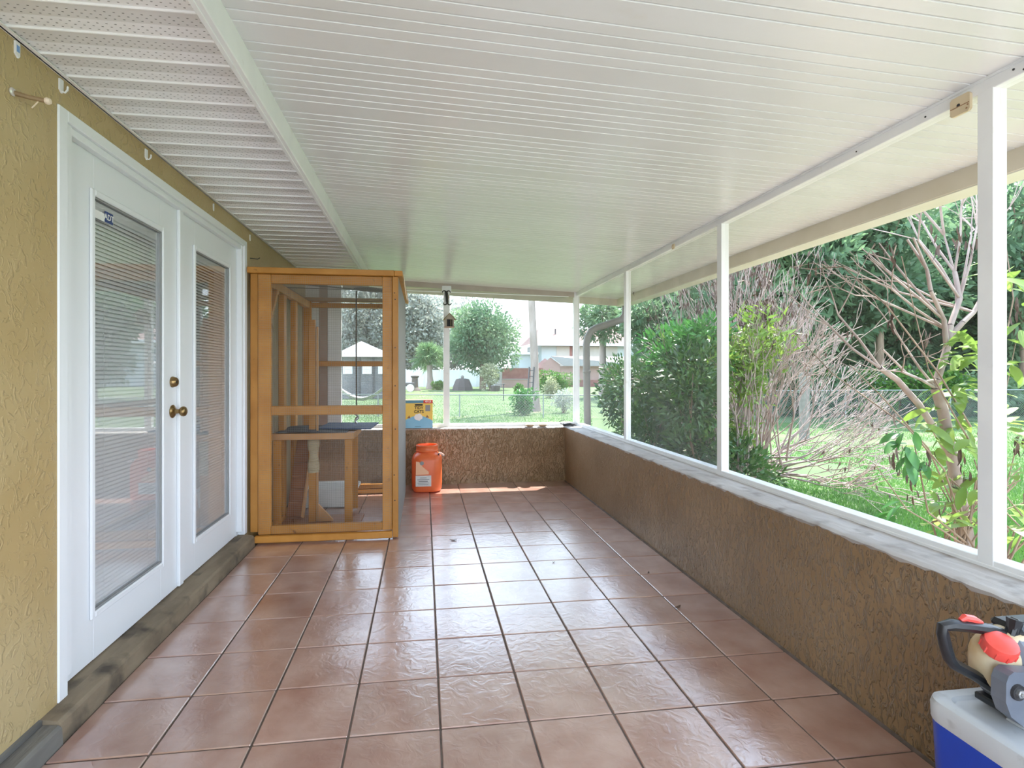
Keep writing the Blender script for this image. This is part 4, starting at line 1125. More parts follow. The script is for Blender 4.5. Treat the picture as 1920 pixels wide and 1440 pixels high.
# pine trunk
pt = empty('pine_trunk', gpos(1005, 22), 'tall bare pine trunk standing in the far yard', 'tree')
b0 = gpos(1005, 22)
b = MB(); b.tube([b0 + np.array([0, 0, -.1]), b0 + np.array([-.03, 0, .4]), b0 + np.array([-.06, 0, 2]), b0 + np.array([-.16, 0, 4]), b0 + np.array([-.35, 0, 9])], [.24, .19, .165, .15, .11], 14); b.build('trunk', 'pinebark', pt, smooth=True)
segs = []; rg = np.random.default_rng(9)
for k in range(9):
    z = 6 + k * .35; a = rg.uniform(0, 6.28); segs.append((b0 + np.array([-.3, 0, z]), b0 + np.array([-.3 + 1.2 * math.cos(a), 1.2 * math.sin(a), z + .5]), .05, .015))
wood('branches', segs, 'pinebark', pt); P = np.repeat(np.array([s_[1] for s_ in segs]), 120, 0) + RG.normal(size=(1080, 3)) * .35
foliage('foliage', P, unit(1080), .3, .04, 'leafblue', pt)
# ladder leaning on the pine
ld = empty('ladder', gpos(990, 21.6), 'narrow dark ladder leaning against the pine trunk', 'ladder')
l0, l1 = gpos(992, 21.6), at(997, 688, 21.7)
for s_ in (-.10, .10):
    b = MB(); b.bar(l0 + np.array([s_, 0, 0]), l1 + np.array([s_, 0, 0]), .04, .04); b.build('rail', 'dark', ld)
for t in np.linspace(.12, .92, 7):
    p = l0 + (l1 - l0) * t; b = MB(); b.bar(p + np.array([-.1, 0, 0]), p + np.array([.1, 0, 0]), .03, .03); b.build('rung', 'dark', ld)

# palm
pp = gpos(806, 52); pt2 = empty('palm_tree', pp, 'cabbage palm with drooping fronds left of the window mullion', 'palm')
b = MB(); b.tube([pp + np.array([0, 0, -.1]), pp + np.array([.05, 0, .6]), pp + np.array([0, 0, 1.3]), pp + np.array([-.05, 0, 2.3])], [.42, .34, .28, .26], 12); b.build('trunk', 'pinebark', pt2, smooth=True)
crown_c = pp + np.array([-.05, 0, 3.2]); PP, DD = [], []
for k in range(60):
    a = RG.uniform(0, 6.28); el = RG.uniform(-.5, 1.3); L = RG.uniform(1.3, 2.1)
    d0 = np.array([math.cos(a) * math.cos(el), math.sin(a) * math.cos(el), math.sin(el)])
    for q in range(26):
        t = RG.uniform(.45, 1); p = crown_c + d0 * L * t * .75 + np.array([0, 0, -.55 * (t ** 2) * L * .5])
        PP.append(p); DD.append(d0 + RG.normal(size=3) * .55 + np.array([0, 0, -.45]))
foliage('fronds', np.array(PP), np.array(DD), .85, .07, 'palm', pt2)
wood('stalks', [(pp + np.array([-.05, 0, 2.2]), crown_c + nrm(np.array([[math.cos(a), math.sin(a), e_]]))[0] * .9, .05, .02) for a, e_ in zip(RG.uniform(0, 6.28, 26), RG.uniform(-.6, 1, 26))], 'palm', pt2)

# white vinyl fence, panel by panel
vf = empty('vinyl_fence', gpos(860, 57), 'long white vinyl privacy fence across the far yard', 'fence')
f0, f1 = gpos(560, 57), gpos(958, 58)
npan = 12
for k in range(npan):
    p, q = f0 + (f1 - f0) * (k / npan), f0 + (f1 - f0) * ((k + 1) / npan)
    z_ = np.array([0, 0, .9]); b = MB(); b.bar(p + z_, q + z_, .06, 1.72); pn = b.build('panel', 'vinyl', vf)
    b = MB(); b.box((q[0] - .09, q[1] - .09, GZ), (q[0] + .09, q[1] + .09, GZ + 1.95), .02); b.build('post', 'vinyl', vf)
    b = MB(); b.bar(p + np.array([0, 0, 1.8]), q + np.array([0, 0, 1.8]), .1, .12); b.build('top_rail', 'vinyl', vf)

# house with pink roof
H0 = at(1006, 698, 66); ang = -.1328
hs = empty('house', (H0[0], H0[1], GZ), 'pale house with a pink roof in the far right background', 'house')
hx0, hx1, hy0, hy1 = 14.6, 34.0, 63.5, 73
b = MB(); b.box((hx0, hy0, GZ), (hx1, hy1, 5.0)); b.build('wall', 'hwall', hs)
b = MB(); b.add([(hx0 - 1.0, hy0 - .9, 4.95), (hx1 + 1, hy0 - .9, 4.95), (hx1 + 1, hy1 + .9, 4.95), (hx0 - 1.0, hy1 + .9, 4.95), (hx0 + .6, (hy0 + hy1) / 2, 7.2), (hx1 - 2, (hy0 + hy1) / 2, 7.2)],
                [(0, 1, 5, 4), (1, 2, 5), (2, 3, 4, 5), (3, 0, 4), (0, 3, 2, 1)]); rf = b.build('roof', 'hroof', hs)
b = MB(); b.box((hx0 - 1.02, hy0 - .93, 4.62), (hx1 + 1, hy0 - .85, 4.98)); b.build('fascia', 'vinyl', rf)
b = MB(); b.box((hx0 - 1.02, hy0 - .9, 4.62), (hx0 - .94, hy1 + .9, 4.98)); b.build('fascia', 'vinyl', rf)
for x in (17.0, 20.0):
    b = MB(); b.tube([(x, 66, 6.2), (x, 66, 7.0)], .09, 8); b.build('vent_pipe', 'dark', rf)
b = MB(); b.box((16.5, hy0 - .08, 1.9), (18.2, hy0 + .02, 4.6)); b.build('panel', 'hwarm', hs)
b = MB(); b.box((18.6, hy0 - .08, 1.9), (24.5, hy0 + .02, 4.6)); b.build('panel', 'hwarm', hs)
b = MB(); b.box((18.2, hy0 - .10, 1.9), (18.55, hy0 + .02, 4.6)); b.build('dark_post', 'brick', hs)
b = MB(); b.box((12.1, hy0 + 2, GZ), (14.6, hy1 - 1, 3.6)); b.build('wing', 'hwall', hs)
b = MB(); b.box((11.6, hy0 + 1.6, 3.6), (14.6, hy1, 3.9)); b.build('wing_roof', 'vinyl', hs)
# shed in front of it
sx0, sx1, syy0, syy1 = 12.85, 15.4, 55.5, 59.5
shd = empty('garden_shed', (14, 57, GZ), 'rosy garden shed with a white gabled roof in front of the house', 'shed')
zr = 3.0
b = MB(); b.add([(12.75, 55.5, GZ), (14.85, 55.3, GZ), (14.85, 55.3, 2.15), (13.8, 55.4, 2.95), (12.75, 55.5, 2.15), (12.95, 59, GZ), (15.05, 59, GZ), (15.05, 59, 2.15), (14.0, 59, 2.95), (12.95, 59, 2.15)],
                [(0, 1, 2, 3, 4), (5, 6, 7, 8, 9), (0, 1, 6, 5), (1, 2, 7, 6), (4, 0, 5, 9)]); b.build('wall', 'shed', shd)
b = MB(); b.add([(13.8, 55.2, 3.02), (15.2, 55.0, 2.0), (24.2, 54.6, 2.0), (23, 56.5, 3.02), (13.8, 55.2, 3.10), (15.2, 55.0, 2.08), (24.2, 54.6, 2.08), (23, 56.5, 3.10)],
                [(0, 1, 2, 3), (4, 5, 6, 7), (0, 1, 5, 4), (1, 2, 6, 5), (2, 3, 7, 6), (3, 0, 4, 7)]); b.build('roof', 'shroof', shd)
b = MB(); b.box((14.85, 55.4, GZ), (23.6, 59, 2.0)); b.build('side_wall', 'shed', shd)
b = MB(); b.box((14.87, 55.36, GZ), (23.5, 55.42, .45)); b.build('lower_cladding', 'brick', shd)
# brick outbuilding left of the pine
bo = empty('brick_outbuilding', (9.6, 54, GZ), 'low red brick building left of the pine trunk', 'building')
b = MB(); b.box((8.1, 53, GZ), (12.4, 57, 1.75)); b.build('wall', 'brick', bo)
b = MB(); b.box((8.0, 52.7, GZ), (12.5, 53.0, .55)); b.build('low_wall', 'shed', bo)
b = MB(); b.box((8.0, 52.65, .55), (12.5, 53.02, .63)); b.build('coping', 'shroof', bo)
b = MB(); b.box((7.3, 53.5, GZ), (8.1, 56, 1.9)); b.build('porch', 'vinyl', bo)
b = MB(); b.box((7.4, 53.42, .5), (7.8, 53.5, 1.2)); b.build('window', 'dark', bo)

# gazebo seen through the enclosure
gz = gpos(688, 34); gb_ = empty('gazebo', gz, 'dark screened gazebo with a white canvas roof behind the enclosure', 'gazebo')
b = MB(); b.box((gz[0] - 1.75, gz[1] - 1.4, GZ), (gz[0] + 1.75, gz[1] + 1.4, GZ + 2.55)); b.build('screen_walls', 'gaz', gb_)
b = MB(); b.add([(gz[0] - 2, gz[1] - 1.7, GZ + 2.55), (gz[0] + 2, gz[1] - 1.7, GZ + 2.55), (gz[0] + 2, gz[1] + 1.7, GZ + 2.55), (gz[0] - 2, gz[1] + 1.7, GZ + 2.55), (gz[0] - .35, gz[1], GZ + 3.6)], [(0, 1, 4), (1, 2, 4), (2, 3, 4), (3, 0, 4), (0, 3, 2, 1)]); b.build('roof', 'canvas', gb_)
for dx in (-1.75, -.3, .55, 1.75):
    b = MB(); b.box((gz[0] + dx - .05, gz[1] - 1.46, GZ), (gz[0] + dx + .05, gz[1] - 1.40, GZ + 2.55)); b.build('post', 'dark', gb_)
for dx in (-1.0, .15, 1.1):
    b = MB(); b.box((gz[0] + dx - .28, gz[1] - 1.44, GZ + 1.5), (gz[0] + dx + .28, gz[1] - 1.40, GZ + 2.1)); b.build('pane', 'vinyl', gb_)
hm = empty('hammock', gpos(680, 24), 'white string hammock slung in front of the gazebo', 'hammock')
ha, hb = at(632, 728, 24), at(728, 722, 24); b = MB(); lp = []
for k in range(13):
    t = k / 12; p = ha + (hb - ha) * t - np.array([0, 0, 1.0 * math.sin(math.pi * t) * .62]); w_ = .05 + .45 * math.sin(math.pi * t)
    lp.append([(p[0], p[1] - w_, p[2] + .12), (p[0], p[1], p[2] - .02), (p[0], p[1] + w_, p[2] + .12), (p[0], p[1] + w_, p[2] + .14), (p[0], p[1], p[2] + .0), (p[0], p[1] - w_, p[2] + .14)])
b.loft(lp); b.build('netting', 'hammock', hm)
for p in (ha, hb):
    b = MB(); b.tube([(p[0], p[1], GZ), (p[0], p[1], p[2] + .1)], .06, 8); b.build('post', 'woodpost', hm)

# yard odds and ends
def bush(name, c, r, n, L, W, mat, lab, group=None, cat='bush', stems='bark'):
    c = np.array(c, float); t = empty(name, (c[0], c[1], GZ), lab, cat, group)
    r = np.array(r if hasattr(r, '__len__') else (r, r, r), float)
    cs = [c + RG.normal(size=3) * r * .33 for _ in range(10)]; rs = [r * RG.uniform(.4, .65) for _ in range(10)]
    P, D = blobs(cs, rs, n, .5); P[:, 2] = np.maximum(P[:, 2], GZ + .02)
    wood('stems', [(np.array([c[0] + RG.normal() * .04, c[1] + RG.normal() * .04, GZ - .03]), cc_, .02 * r[0] + .006, .006) for cc_ in cs], stems, t)
    foliage('foliage', P, D + RG.normal(size=D.shape) * .4, RG.uniform(.7, 1.2, n) * L, RG.uniform(.7, 1.2, n) * W, mat, t)
    return t
g1 = gpos(1035, 38); bush('hedge', g1 + np.array([0, 0, .75]), (1.7, .8, .75), 3500, .16, .09, 'leafmid', 'clipped green hedge right of the pine trunk')
g1 = gpos(1032, 33); bush('pale_shrub', g1 + np.array([0, 0, .6]), (.5, .5, .75), 1100, .16, .07, 'flower', 'pale upright shrub in front of the hedge')
g1 = gpos(980, 20); bush('leafy_shrub', g1 + np.array([0, 0, .45]), (.45, .4, .5), 1200, .13, .07, 'leafbright', 'small leafy green shrub left of the pine base')
g1 = gpos(1058, 21); bush('seeded_shrub', g1 + np.array([0, 0, .5]), (.5, .5, .55), 900, .10, .05, 'leafgrey', 'wispy pale shrub right of the pine base')
g1 = gpos(918, 46); bush('flowering_shrub', g1 + np.array([0, 0, 1.3]), (.9, .7, 1.2), 1500, .22, .12, 'flower', 'pale yellow flowering shrub beside the oak trunk')
g1 = gpos(820, 49); bush('low_shrub', g1 + np.array([0, 0, .4]), (.8, .6, .45), 900, .2, .1, 'leafmid', 'low green shrub right of the palm base')
g1 = gpos(971, 40); bush('round_shrub', g1 + np.array([0, 0, .4]), (.35, .35, .45), 500, .15, .08, 'leafmid', 'little round shrub far left of the pine')
g1 = gpos(867, 47); sb = empty('stone_heap', g1, 'dark stump-like stone heap left of the oak trunk', 'stone')
b = MB(); b.lathe([(.95, -.05), (.88, .3), (.66, .85), (.58, 1.0), (.3, 1.06), (.001, 1.08)], g1, 9); b.build('heap', 'stone', sb)
b = MB(); b.lathe([(.12, 1.04), (.15, 1.2), (.08, 1.32), (.001, 1.34)], g1, 8); b.build('cap_stone', 'woodpost', sb)
g1 = gpos(778, 46); sb = empty('garden_pedestal', g1, 'grey garden pedestal left of the palm trunk', 'pedestal')
b = MB(); b.lathe([(.55, 0), (.48, .15), (.30, .3), (.26, 1.1), (.36, 1.2), (.36, 1.3), (.12, 1.32), (.001, 1.34)], g1, 10); b.build('column', 'stone', sb, smooth=30)
g1 = gpos(766, 44); sb = empty('garden_cart', g1, 'small dark garden cart with pale wheels far left', 'cart')
b = MB(); b.box((g1[0] - .9, g1[1] - .3, GZ + .45), (g1[0] + .5, g1[1] + .3, GZ + .75), .03); b.build('bed', 'dark', sb)
for dx in (-.5, .15):
    b = MB(); b.lathe([(.10, -.04), (.32, -.04), (.32, .04), (.10, .04)], (g1[0] + dx, g1[1] - .36, GZ + .32), 14, Matrix.Rotation(math.pi / 2, 4, 'X')); b.build('wheel', 'tub', sb)
g1 = gpos(929, 45); sb = empty('planter', g1, 'dark round planter right of the oak trunk', 'planter')
b = MB(); b.lathe([(.35, 0), (.42, .3), (.44, .48), (.36, .48), (.001, .44)], g1, 12); b.build('pot', 'stone', sb)

# far chain-link fence
def chain_fence(name, pts, h, lab, posts, wire_sp=.09, r=.0035):
    f = empty(name, (*pts[0][:2], GZ), lab, 'fence')
    segs = []
    for p, q in zip(pts[:-1], pts[1:]):
        p, q = np.array(p, float), np.array(q, float); L = np.linalg.norm(q - p); npst = max(1, round(L / posts))
        for k in range(npst + 1):
            c = p + (q - p) * k / npst; b = MB(); b.tube([(c[0], c[1], GZ - .05), (c[0], c[1], GZ + h + .02)], .022, 8); b.build('post', 'galv', f)
        b = MB(); b.tube([p + np.array([0, 0, h]), q + np.array([0, 0, h])], .018, 8); b.build('top_rail', 'galv', f)
        n_ = int(L / wire_sp); dv_ = (q - p) / L
        for k in range(n_):
            s0 = k * wire_sp
            for sg in (1, -1):
                a = p + dv_ * s0; e_ = s0 + sg * h
                t = 1.0
                if e_ > L: t = (L - s0) / h
                if e_ < 0: t = s0 / h
                segs.append((a + np.array([0, 0, .02]), a + dv_ * sg * h * t + np.array([0, 0, .02 + (h - .02) * t]), r, r))
    V, F = tubes(segs, 3); np_obj('wire', V, F, 'galv', f, 'stuff')
    return f
fa, fb_ = gpos(560, 19.5), gpos(1180, 18.5)
chain_fence('chain_link_fence', [fa, fb_], .80, 'low chain-link fence crossing the far yard', 3.4, .10, .003)
fa, fb_ = gpos(1380, 16.5), gpos(2150, 18.0)
chain_fence('chain_link_fence', [fa, fb_], 1.03, 'chain-link fence in front of the woodland on the right', 3.4, .08, .003)
# weathered wooden post
wp = gpos(1508, 12.6)
b = MB(); b.box((wp[0] - .085, wp[1] - .085, GZ - .05), (wp[0] + .085, wp[1] + .085, GZ + 1.6), .012)
tag(b.build('wooden_post', 'woodpost', origin=tuple(wp)), 'weathered square wooden post on the lawn behind the dead shrub', 'post')
b = MB(); b.tube([gpos(944, 30), gpos(944, 30) + np.array([0, 0, .95])], .03, 6); b.tube([gpos(944, 30) + np.array([-.5, 0, .95]), gpos(944, 30) + np.array([.1, 0, .95])], .02, 6)
tag(b.build('yard_stake', 'dark', origin=tuple(gpos(944, 30))), 'thin dark T-shaped stake in the far yard', 'stake')

# ---- woodland behind the right fence
wl_lab = ['woodland tree behind the right fence, %s' % s_ for s_ in ('nearest the corner post', 'left of the dead shrub', 'above the dead shrub', 'right of the dead shrub', 'above the wooden post', 'over the fence post', 'left of the bare branches', 'behind the bare branches', 'behind the nearest screen post', 'at the right picture edge')]
for k, u in enumerate((1235, 1330, 1420, 1500, 1570, 1650, 1740, 1830, 1920, 2040)):
    kd = 23 + 3 * math.sin(k * 2.1); h = 9.5 + 2 * math.sin(k * 1.7)
    if k < 2: h = 6.0 + k; kd = 28
    crown_tree('woodland_tree', gpos(u, kd), h, 3.0 if k >= 2 else 2.3, h * .52, 38, 9000 if k >= 2 else 5000, .42, .17, 'leafblue', wl_lab[k], 'woodland trees behind the right fence', .16, seed=60 + k, squash=1.45)
for k, u in enumerate((1290, 1385, 1475, 1560, 1650, 1750, 1850, 1960)):
    crown_tree('background_tree', gpos(u, 33 + 2 * math.sin(k * 1.9)), 13, 4.6, 6.2, 40, 6500, .62, .28, 'leafblue', 'taller leafy tree deep in the woodland, mostly hidden by the front row', 'second row of woodland trees', .2, seed=90 + k, squash=1.3)
for k, u in enumerate((1420, 1490, 1560, 1630, 1700, 1770, 1850, 1930)):
    g1 = gpos(u, 19.4 + .6 * math.sin(k * 2)); nm = ('far left', 'second', 'third', 'fourth', 'fifth', 'sixth', 'seventh', 'far right')[k]
    bush('undergrowth', g1 + np.array([0, 0, .9]), (1.3, .8, 1.0), 1900, .17, .10, 'leafmid' if k % 2 else 'leafblue', 'leafy undergrowth behind the right chain-link fence, %s clump' % nm, 'undergrowth clumps behind the right fence')

# ---- shrub 1: dense dark green, outside the far right corner
s1 = empty('dense_shrub', (3.05, 4.6, GZ), 'dense dark green shrub outside the far right screen panels', 'shrub')
cs, rs = [], []
rg = np.random.default_rng(2)
for k in range(34):
    x = rg.uniform(2.75, 3.9); y = rg.uniform(3.5, 6.4); z = rg.uniform(0.0, 1.45 + .12 * math.sin(k))
    cs.append((x, y, z)); rs.append((.36, .42, .36))
P, D = blobs(cs, rs, 15000, .55); P[:, 2] = np.maximum(P[:, 2], GZ + .02)
foliage('foliage', P, D + RG.normal(size=D.shape) * .4 + np.array([0, 0, .2]), RG.uniform(.06, .11, len(P)), RG.uniform(.026, .045, len(P)), 'leafdark', s1)
segs = []
for c in cs:
    b0 = np.array([3.2 + rg.normal() * .25, 4.9 + rg.normal() * .5, GZ]); m_ = (b0 + np.array(c)) / 2 + rg.normal(size=3) * .06
    segs += [(b0, m_, .016, .011), (m_, np.array(c), .011, .005)]
wood('stems', segs, 'bark', s1)
cs = [(3.0 + rg.uniform(-.1, .7), 4.2 + rg.uniform(-.7, .8), rg.uniform(1.35, 1.85)) for _ in range(13)]
P, D = blobs(cs, [(.22, .26, .18)] * 13, 2600, .6)
foliage('young_leaves', P, D + RG.normal(size=D.shape) * .4 + np.array([0, 0, .3]), RG.uniform(.07, .12, len(P)), RG.uniform(.03, .045, len(P)), 'leafbright', s1)

# ---- shrub 2: upright stems with lime leaves and a dry top
def upright(name, base, nst, hgt, spread, lab, seed, nleaf, ndry, lean=(0, 0), lime='leaflime', leafz=(.3, 1.7)):
    rg = np.random.default_rng(seed); base = np.array(base, float)
    t = empty(name, base, lab, 'shrub'); segs, tips = [], []
    for k in range(nst):
        a = rg.uniform(0, 6.28); s_ = spread * math.sqrt(rg.random()); d = np.array([math.cos(a) * s_ + lean[0], math.sin(a) * s_ + lean[1], 1.0])
        p = base + np.array([math.cos(a) * .12, math.sin(a) * .12, -.03])
        L = hgt * rg.uniform(.45, .62)
        grow(rg, p, d, L, .016 * rg.uniform(.6, 1.1), 3, .26, .22, segs, tips, (2, 3), .52, 3, .0028)
    wood('stems', segs, 'barkpale', t)
    S0 = np.array([(s_[0] + s_[1]) / 2 for s_ in segs]); S1 = np.array([s_[1] - s_[0] for s_ in segs])
    zz = S0[:, 2]; ok = np.where((zz > leafz[0]) & (zz < leafz[1]))[0]
    pick = rg.choice(ok, nleaf); P = S0[pick] + rg.normal(size=(nleaf, 3)) * .055
    foliage('leaves', P, nrm(S1[pick]) * .5 + rg.normal(size=(nleaf, 3)) * .6, rg.uniform(.07, .14, nleaf), rg.uniform(.022, .04, nleaf), lime, t)
    ok = np.where(zz > leafz[1] - .1)[0]; pick = rg.choice(ok, ndry); P = S0[pick] + rg.normal(size=(ndry, 3)) * .02
    foliage('dry_leaves', P, np.array([0, 0, -1.]) + rg.normal(size=(ndry, 3)) * .35, rg.uniform(.05, .11, ndry), rg.uniform(.015, .03, ndry), 'leafdry', t, .1)
    return t
upright('tall_shrub', (3.75, 4.3, GZ), 26, 3.0, .22, 'tall shrub with lime leaves and a dried brown top between the middle screen posts', 7, 1900, 1700, (-.02, 0), leafz=(.0, 1.75))
upright('lime_shrub', gpos(1395, 6.3), 13, 2.0, .17, 'leafy stems with fresh lime leaves just right of the second screen post', 8, 1100, 120, (0, .05), leafz=(.2, 2.0))
# ---- dead shrub: pale dome of bare twigs
db = gpos(1425, 7.6); t = empty('dead_shrub', db, 'large dome of bare pinkish grey twigs right of the second screen post', 'shrub')
rg = np.random.default_rng(12); segs, tips = [], []
for k in range(62):
    a = rg.uniform(0, 6.28); el = rg.uniform(.10, 1.5)
    d = np.array([math.cos(a) * math.cos(el), math.sin(a) * math.cos(el), math.sin(el)])
    grow(rg, db + np.array([0, 0, .25]) + rg.normal(size=3) * .10, d, rg.uniform(.50, .66) * (1 + .45 * math.sin(el)), .016, 4, .22, .07, segs, tips, (2, 3), .70, 2, .0036)
wood('twigs', segs, 'barkpale', t)
TP = np.array([p for p, d, q in tips if q == 0]); pick = rg.choice(len(TP), 260)
foliage('dry_leaves', TP[pick], np.array([0, 0, -1.]) + rg.normal(size=(260, 3)) * .3, .07, .022, 'leafdry', t, .1)
b = MB(); b.tube([db + np.array([0, 0, -.05]), db + np.array([0, 0, .4])], [.09, .07], 8); b.build('trunk', 'bark', t, smooth=True)

# ---- near shrub beside the first post
nb = at(1800, 1180, 3.05); nb[2] = GZ
t = empty('bare_branch_shrub', nb, 'near shrub with bare branches, dry leaf clusters and lime leaves by the nearest post', 'shrub')
rg = np.random.default_rng(21); segs, tips = [], []
def limb(pts, r0, r1):
    pts = [np.array(p, float) for p in pts]; n_ = len(pts) - 1
    for i in range(n_):
        segs.append((pts[i], pts[i + 1], r0 + (r1 - r0) * i / n_, r0 + (r1 - r0) * (i + 1) / n_))
def A(u, v, k):
    kx = (2.12 + .06) / (.1324 + .991 * (u - 928.2) / 995.7)      # keep everything outside the screen
    return at(u, v, max(k, kx))
limb([nb, A(1815, 1010, 3.05), A(1785, 860, 3.05), A(1768, 770, 3.05), A(1755, 728, 3.05), A(1757, 712, 3.05)], .034, .026)
limb([A(1785, 860, 3.05), A(1750, 800, 3.0), A(1722, 757, 2.98), A(1682, 712, 2.95), A(1650, 690, 2.92)], .020, .014)
limb([A(1757, 712, 3.05), A(1775, 655, 3.08), A(1782, 610, 3.1), A(1800, 560, 3.15), A(1790, 510, 3.2)], .022, .013)
limb([A(1782, 630, 3.1), A(1805, 605, 3.1), A(1826, 585, 3.12), A(1850, 540, 3.15)], .016, .011)
limb([A(1775, 655, 3.08), A(1770, 600, 3.05), A(1745, 545, 3.0), A(1738, 505, 3.0)], .015, .009)
limb([A(1757, 712, 3.05), A(1735, 715, 3.0), A(1700, 700, 2.95), A(1655, 655, 2.9)], .009, .005)
limb([A(1795, 575, 3.15), A(1792, 520, 3.2), A(1770, 440, 3.3)], .010, .005)
starts = [(A(1790, 510, 3.2), (-.15, .1, 1), .50), (A(1850, 540, 3.15), (.2, 0, 1), .5), (A(1738, 505, 3.0), (-.45, .1, .9), .5), (A(1650, 690, 2.92), (-.7, .1, .7), .45), (A(1770, 600, 3.05), (-.8, 0, .7), .55),
          (A(1780, 620, 3.1), (-.9, .1, .55), .6), (A(1800, 560, 3.15), (-.6, .2, .9), .55), (A(1826, 585, 3.12), (-.9, .2, .5), .5), (A(1850, 540, 3.15), (.5, .2, .8), .5), (A(1755, 728, 3.05), (-.8, 0, .45), .45), (A(1770, 440, 3.3), (-.3, .1, .8), .45), (A(1800, 560, 3.15), (.3, .3, 1), .55)]
for p, d, L in starts:
    for q in range(2):
        grow(rg, np.array(p), np.array(d, float) + rg.normal(size=3) * .18, L * .8, .0075, 3, .34, .08, segs, tips, (2, 3), .66, 2, .0018)
def outside(s_):
    return all(p[0] > 1.98 and not (p[0] < 2.68 and (p[2] - 1.306) / (p[0] + .0593) > .29) for p in s_[:2])
segs = [s_ for s_ in segs if outside(s_)]
wood('branches', segs, 'barkpale', t, 6)
# low dark whips arching to the left
segs2 = []; seg_keep = segs; segs = segs2
for pts in ([(1815, 1010, 3.0), (1740, 840, 2.85), (1650, 740, 2.7), (1600, 690, 2.65)], [(1815, 1010, 3.0), (1770, 880, 2.8), (1700, 800, 2.7), (1560, 700, 2.5), (1490, 625, 2.45)],
            [(1820, 800, 2.95), (1760, 700, 2.8), (1660, 570, 2.6), (1580, 500, 2.5), (1512, 505, 2.45)], [(1820, 830, 2.9), (1790, 780, 2.85), (1740, 690, 2.8), (1690, 480, 2.7)],
            [(1820, 1030, 2.95), (1760, 990, 2.8), (1700, 955, 2.75), (1640, 870, 2.7)], [(1815, 1020, 3), (1740, 960, 2.8), (1720, 860, 2.75), (1712, 820, 2.75)], [(1810, 1025, 3.0), (1830, 900, 2.95), (1880, 760, 2.9), (1905, 640, 2.9)], [(1830, 1030, 3.0), (1890, 900, 2.95), (1915, 800, 2.9)], [(1815, 1000, 3), (1900, 560, 3), (1880, 420, 3.05)]):
    limb([A(*p) for p in pts], .0055, .0022)
for k in range(22):
    a = rg.uniform(1730, 1920); limb([nb + rg.normal(size=3) * np.array([.08, .08, 0]) + np.array([0, 0, .1]), A(rg.uniform(1770, 1900), 1000, 3.0) + rg.normal(size=3) * .05, A(a, rg.uniform(860, 960), 2.95)], .008, .003)
whips = segs2
whips = [s_ for s_ in segs2 if outside(s_)]
wood('whips', whips, 'bark', t, 5)
# single large leaves: fresh and dried
def leaf_me(L, W, mat, curl, name):
    rows = 7; V, F = [], []
    for i in range(rows):
        s_ = i / (rows - 1); w_ = W * (math.sin(math.pi * min(1, s_ * .93 + .04)) ** .75) * .5
        z = -curl * L * s_ * s_
        for q, dz in ((-1, .22), (0, 0), (1, .22)):
            V.append((s_ * L, q * w_, z + dz * w_))
    for i in range(rows - 1):
        for q in range(2): F.append((3 * i + q, 3 * i + q + 1, 3 * i + 4 + q, 3 * i + 3 + q))
    me = bpy.data.meshes.new(name); me.from_pydata(V, [], F); me.update(); me.polygons.foreach_set('use_smooth', [True] * len(F)); me.materials.append(M[mat]); return me
lm_lime = leaf_me(.13, .045, 'leaflime', .25, 'leaf'); lm_br = leaf_me(.13, .052, 'leafbright', .3, 'leaf'); lm_dry = leaf_me(.075, .017, 'leafdry', .35, 'dry_leaf')
rg = np.random.default_rng(31)
def put(me, p, az, el, roll, s_, nm):
    o = bpy.data.objects.new(nm, me); link(o, t); o.location = Vector(p) - WLOC[t]
    o.rotation_euler = (Matrix.Rotation(az, 4, 'Z') @ Matrix.Rotation(-el, 4, 'Y') @ Matrix.Rotation(roll, 4, 'X')).to_euler(); o.scale = (s_, s_, s_)
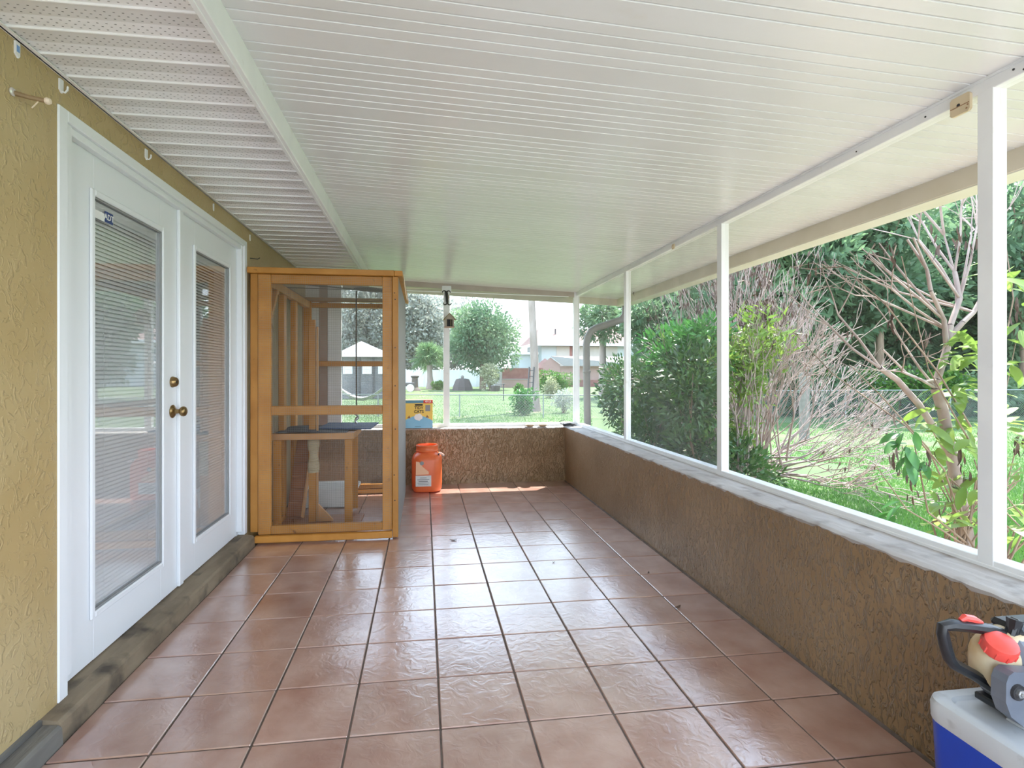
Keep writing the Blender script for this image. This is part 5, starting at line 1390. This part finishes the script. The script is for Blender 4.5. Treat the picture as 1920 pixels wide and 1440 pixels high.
for (u, v, k, n_, sp_) in ((1805, 655, 2.95, 26, 30), (1795, 720, 2.95, 20, 30), (1800, 790, 2.95, 22, 35), (1765, 760, 3.0, 6, 25), (1780, 830, 2.95, 10, 35), (1800, 900, 2.9, 20, 40), (1790, 960, 2.9, 16, 36), (1905, 520, 2.9, 14, 35), (1905, 660, 2.9, 10, 35), (1905, 760, 2.9, 12, 35), (1905, 880, 2.9, 10, 40), (1905, 980, 2.9, 8, 30), (1740, 815, 2.95, 6, 20), (1720, 900, 2.85, 4, 20)):
    for q in range(n_):
        put(lm_lime, A(u + rg.normal() * sp_ * .6, v + rg.normal() * sp_ * .7, k + rg.normal() * .08), rg.uniform(0, 6.28), rg.uniform(-.7, .35), rg.uniform(-.5, .5), rg.uniform(.6, 1.25), 'leaf')
for (u, v, k, n_, sp_) in ((1690, 830, 2.72, 7, 18), (1705, 855, 2.72, 4, 14), (1680, 950, 2.7, 4, 16), (1730, 880, 2.75, 3, 12), (1670, 970, 2.68, 2, 8)):
    for q in range(n_):
        put(lm_br, A(u + rg.normal() * sp_ * .5, v + rg.normal() * sp_ * .5, k + rg.normal() * .02), rg.uniform(2.2, 4.6), rg.uniform(-1.1, .0), rg.uniform(-.4, .4), rg.uniform(.6, 1.0), 'leaf')
for (u, v, n_, k) in ((1712, 890, 6, 2.75), (1742, 885, 9, 2.78), (1675, 875, 3, 2.7), (1690, 880, 3, 2.7), (1705, 945, 5, 2.72), (1685, 795, 2, 2.7), (1520, 515, 4, 2.46), (1600, 625, 3, 2.6), (1672, 480, 4, 2.68), (1738, 655, 8, 2.8), (1672, 600, 5, 2.72), (1800, 880, 6, 2.9), (1815, 920, 8, 2.95), (1800, 445, 8, 3.1), (1760, 470, 6, 3.05), (1820, 470, 6, 3.1), (1905, 580, 8, 2.9), (1900, 620, 6, 2.9), (1912, 850, 6, 2.9), (1830, 870, 5, 2.95), (1770, 955, 4, 2.85)):
    for q in range(n_):
        put(lm_dry, A(u + rg.normal() * 6, v - 14 + rg.normal() * 14, k + rg.normal() * .015), rg.uniform(0, 6.28), rg.uniform(-1.6, -1.1), rg.uniform(-1, 1), rg.uniform(.5, 1.0), 'dry_leaf')
# dry sprig hanging under the roof edge beside the nearest post
sg = empty('dry_sprig', A(1800, 310, 2.6), 'thin dry sprig with a curled leaf under the roof edge by the nearest post', 'twig')
segs = []; limb([A(1834, 340, 2.6), A(1800, 312, 2.6), A(1796, 318, 2.6), A(1795, 330, 2.6)], .003, .0015); wood('twig', segs, 'bark', sg)
lmm = bpy.data.objects.new('dry_leaf', lm_dry); link(lmm, sg); lmm.location = Vector(A(1796, 328, 2.6)) - WLOC[sg]; lmm.rotation_euler = (0, math.radians(80), 0); lmm.scale = (.4, .4, .4)
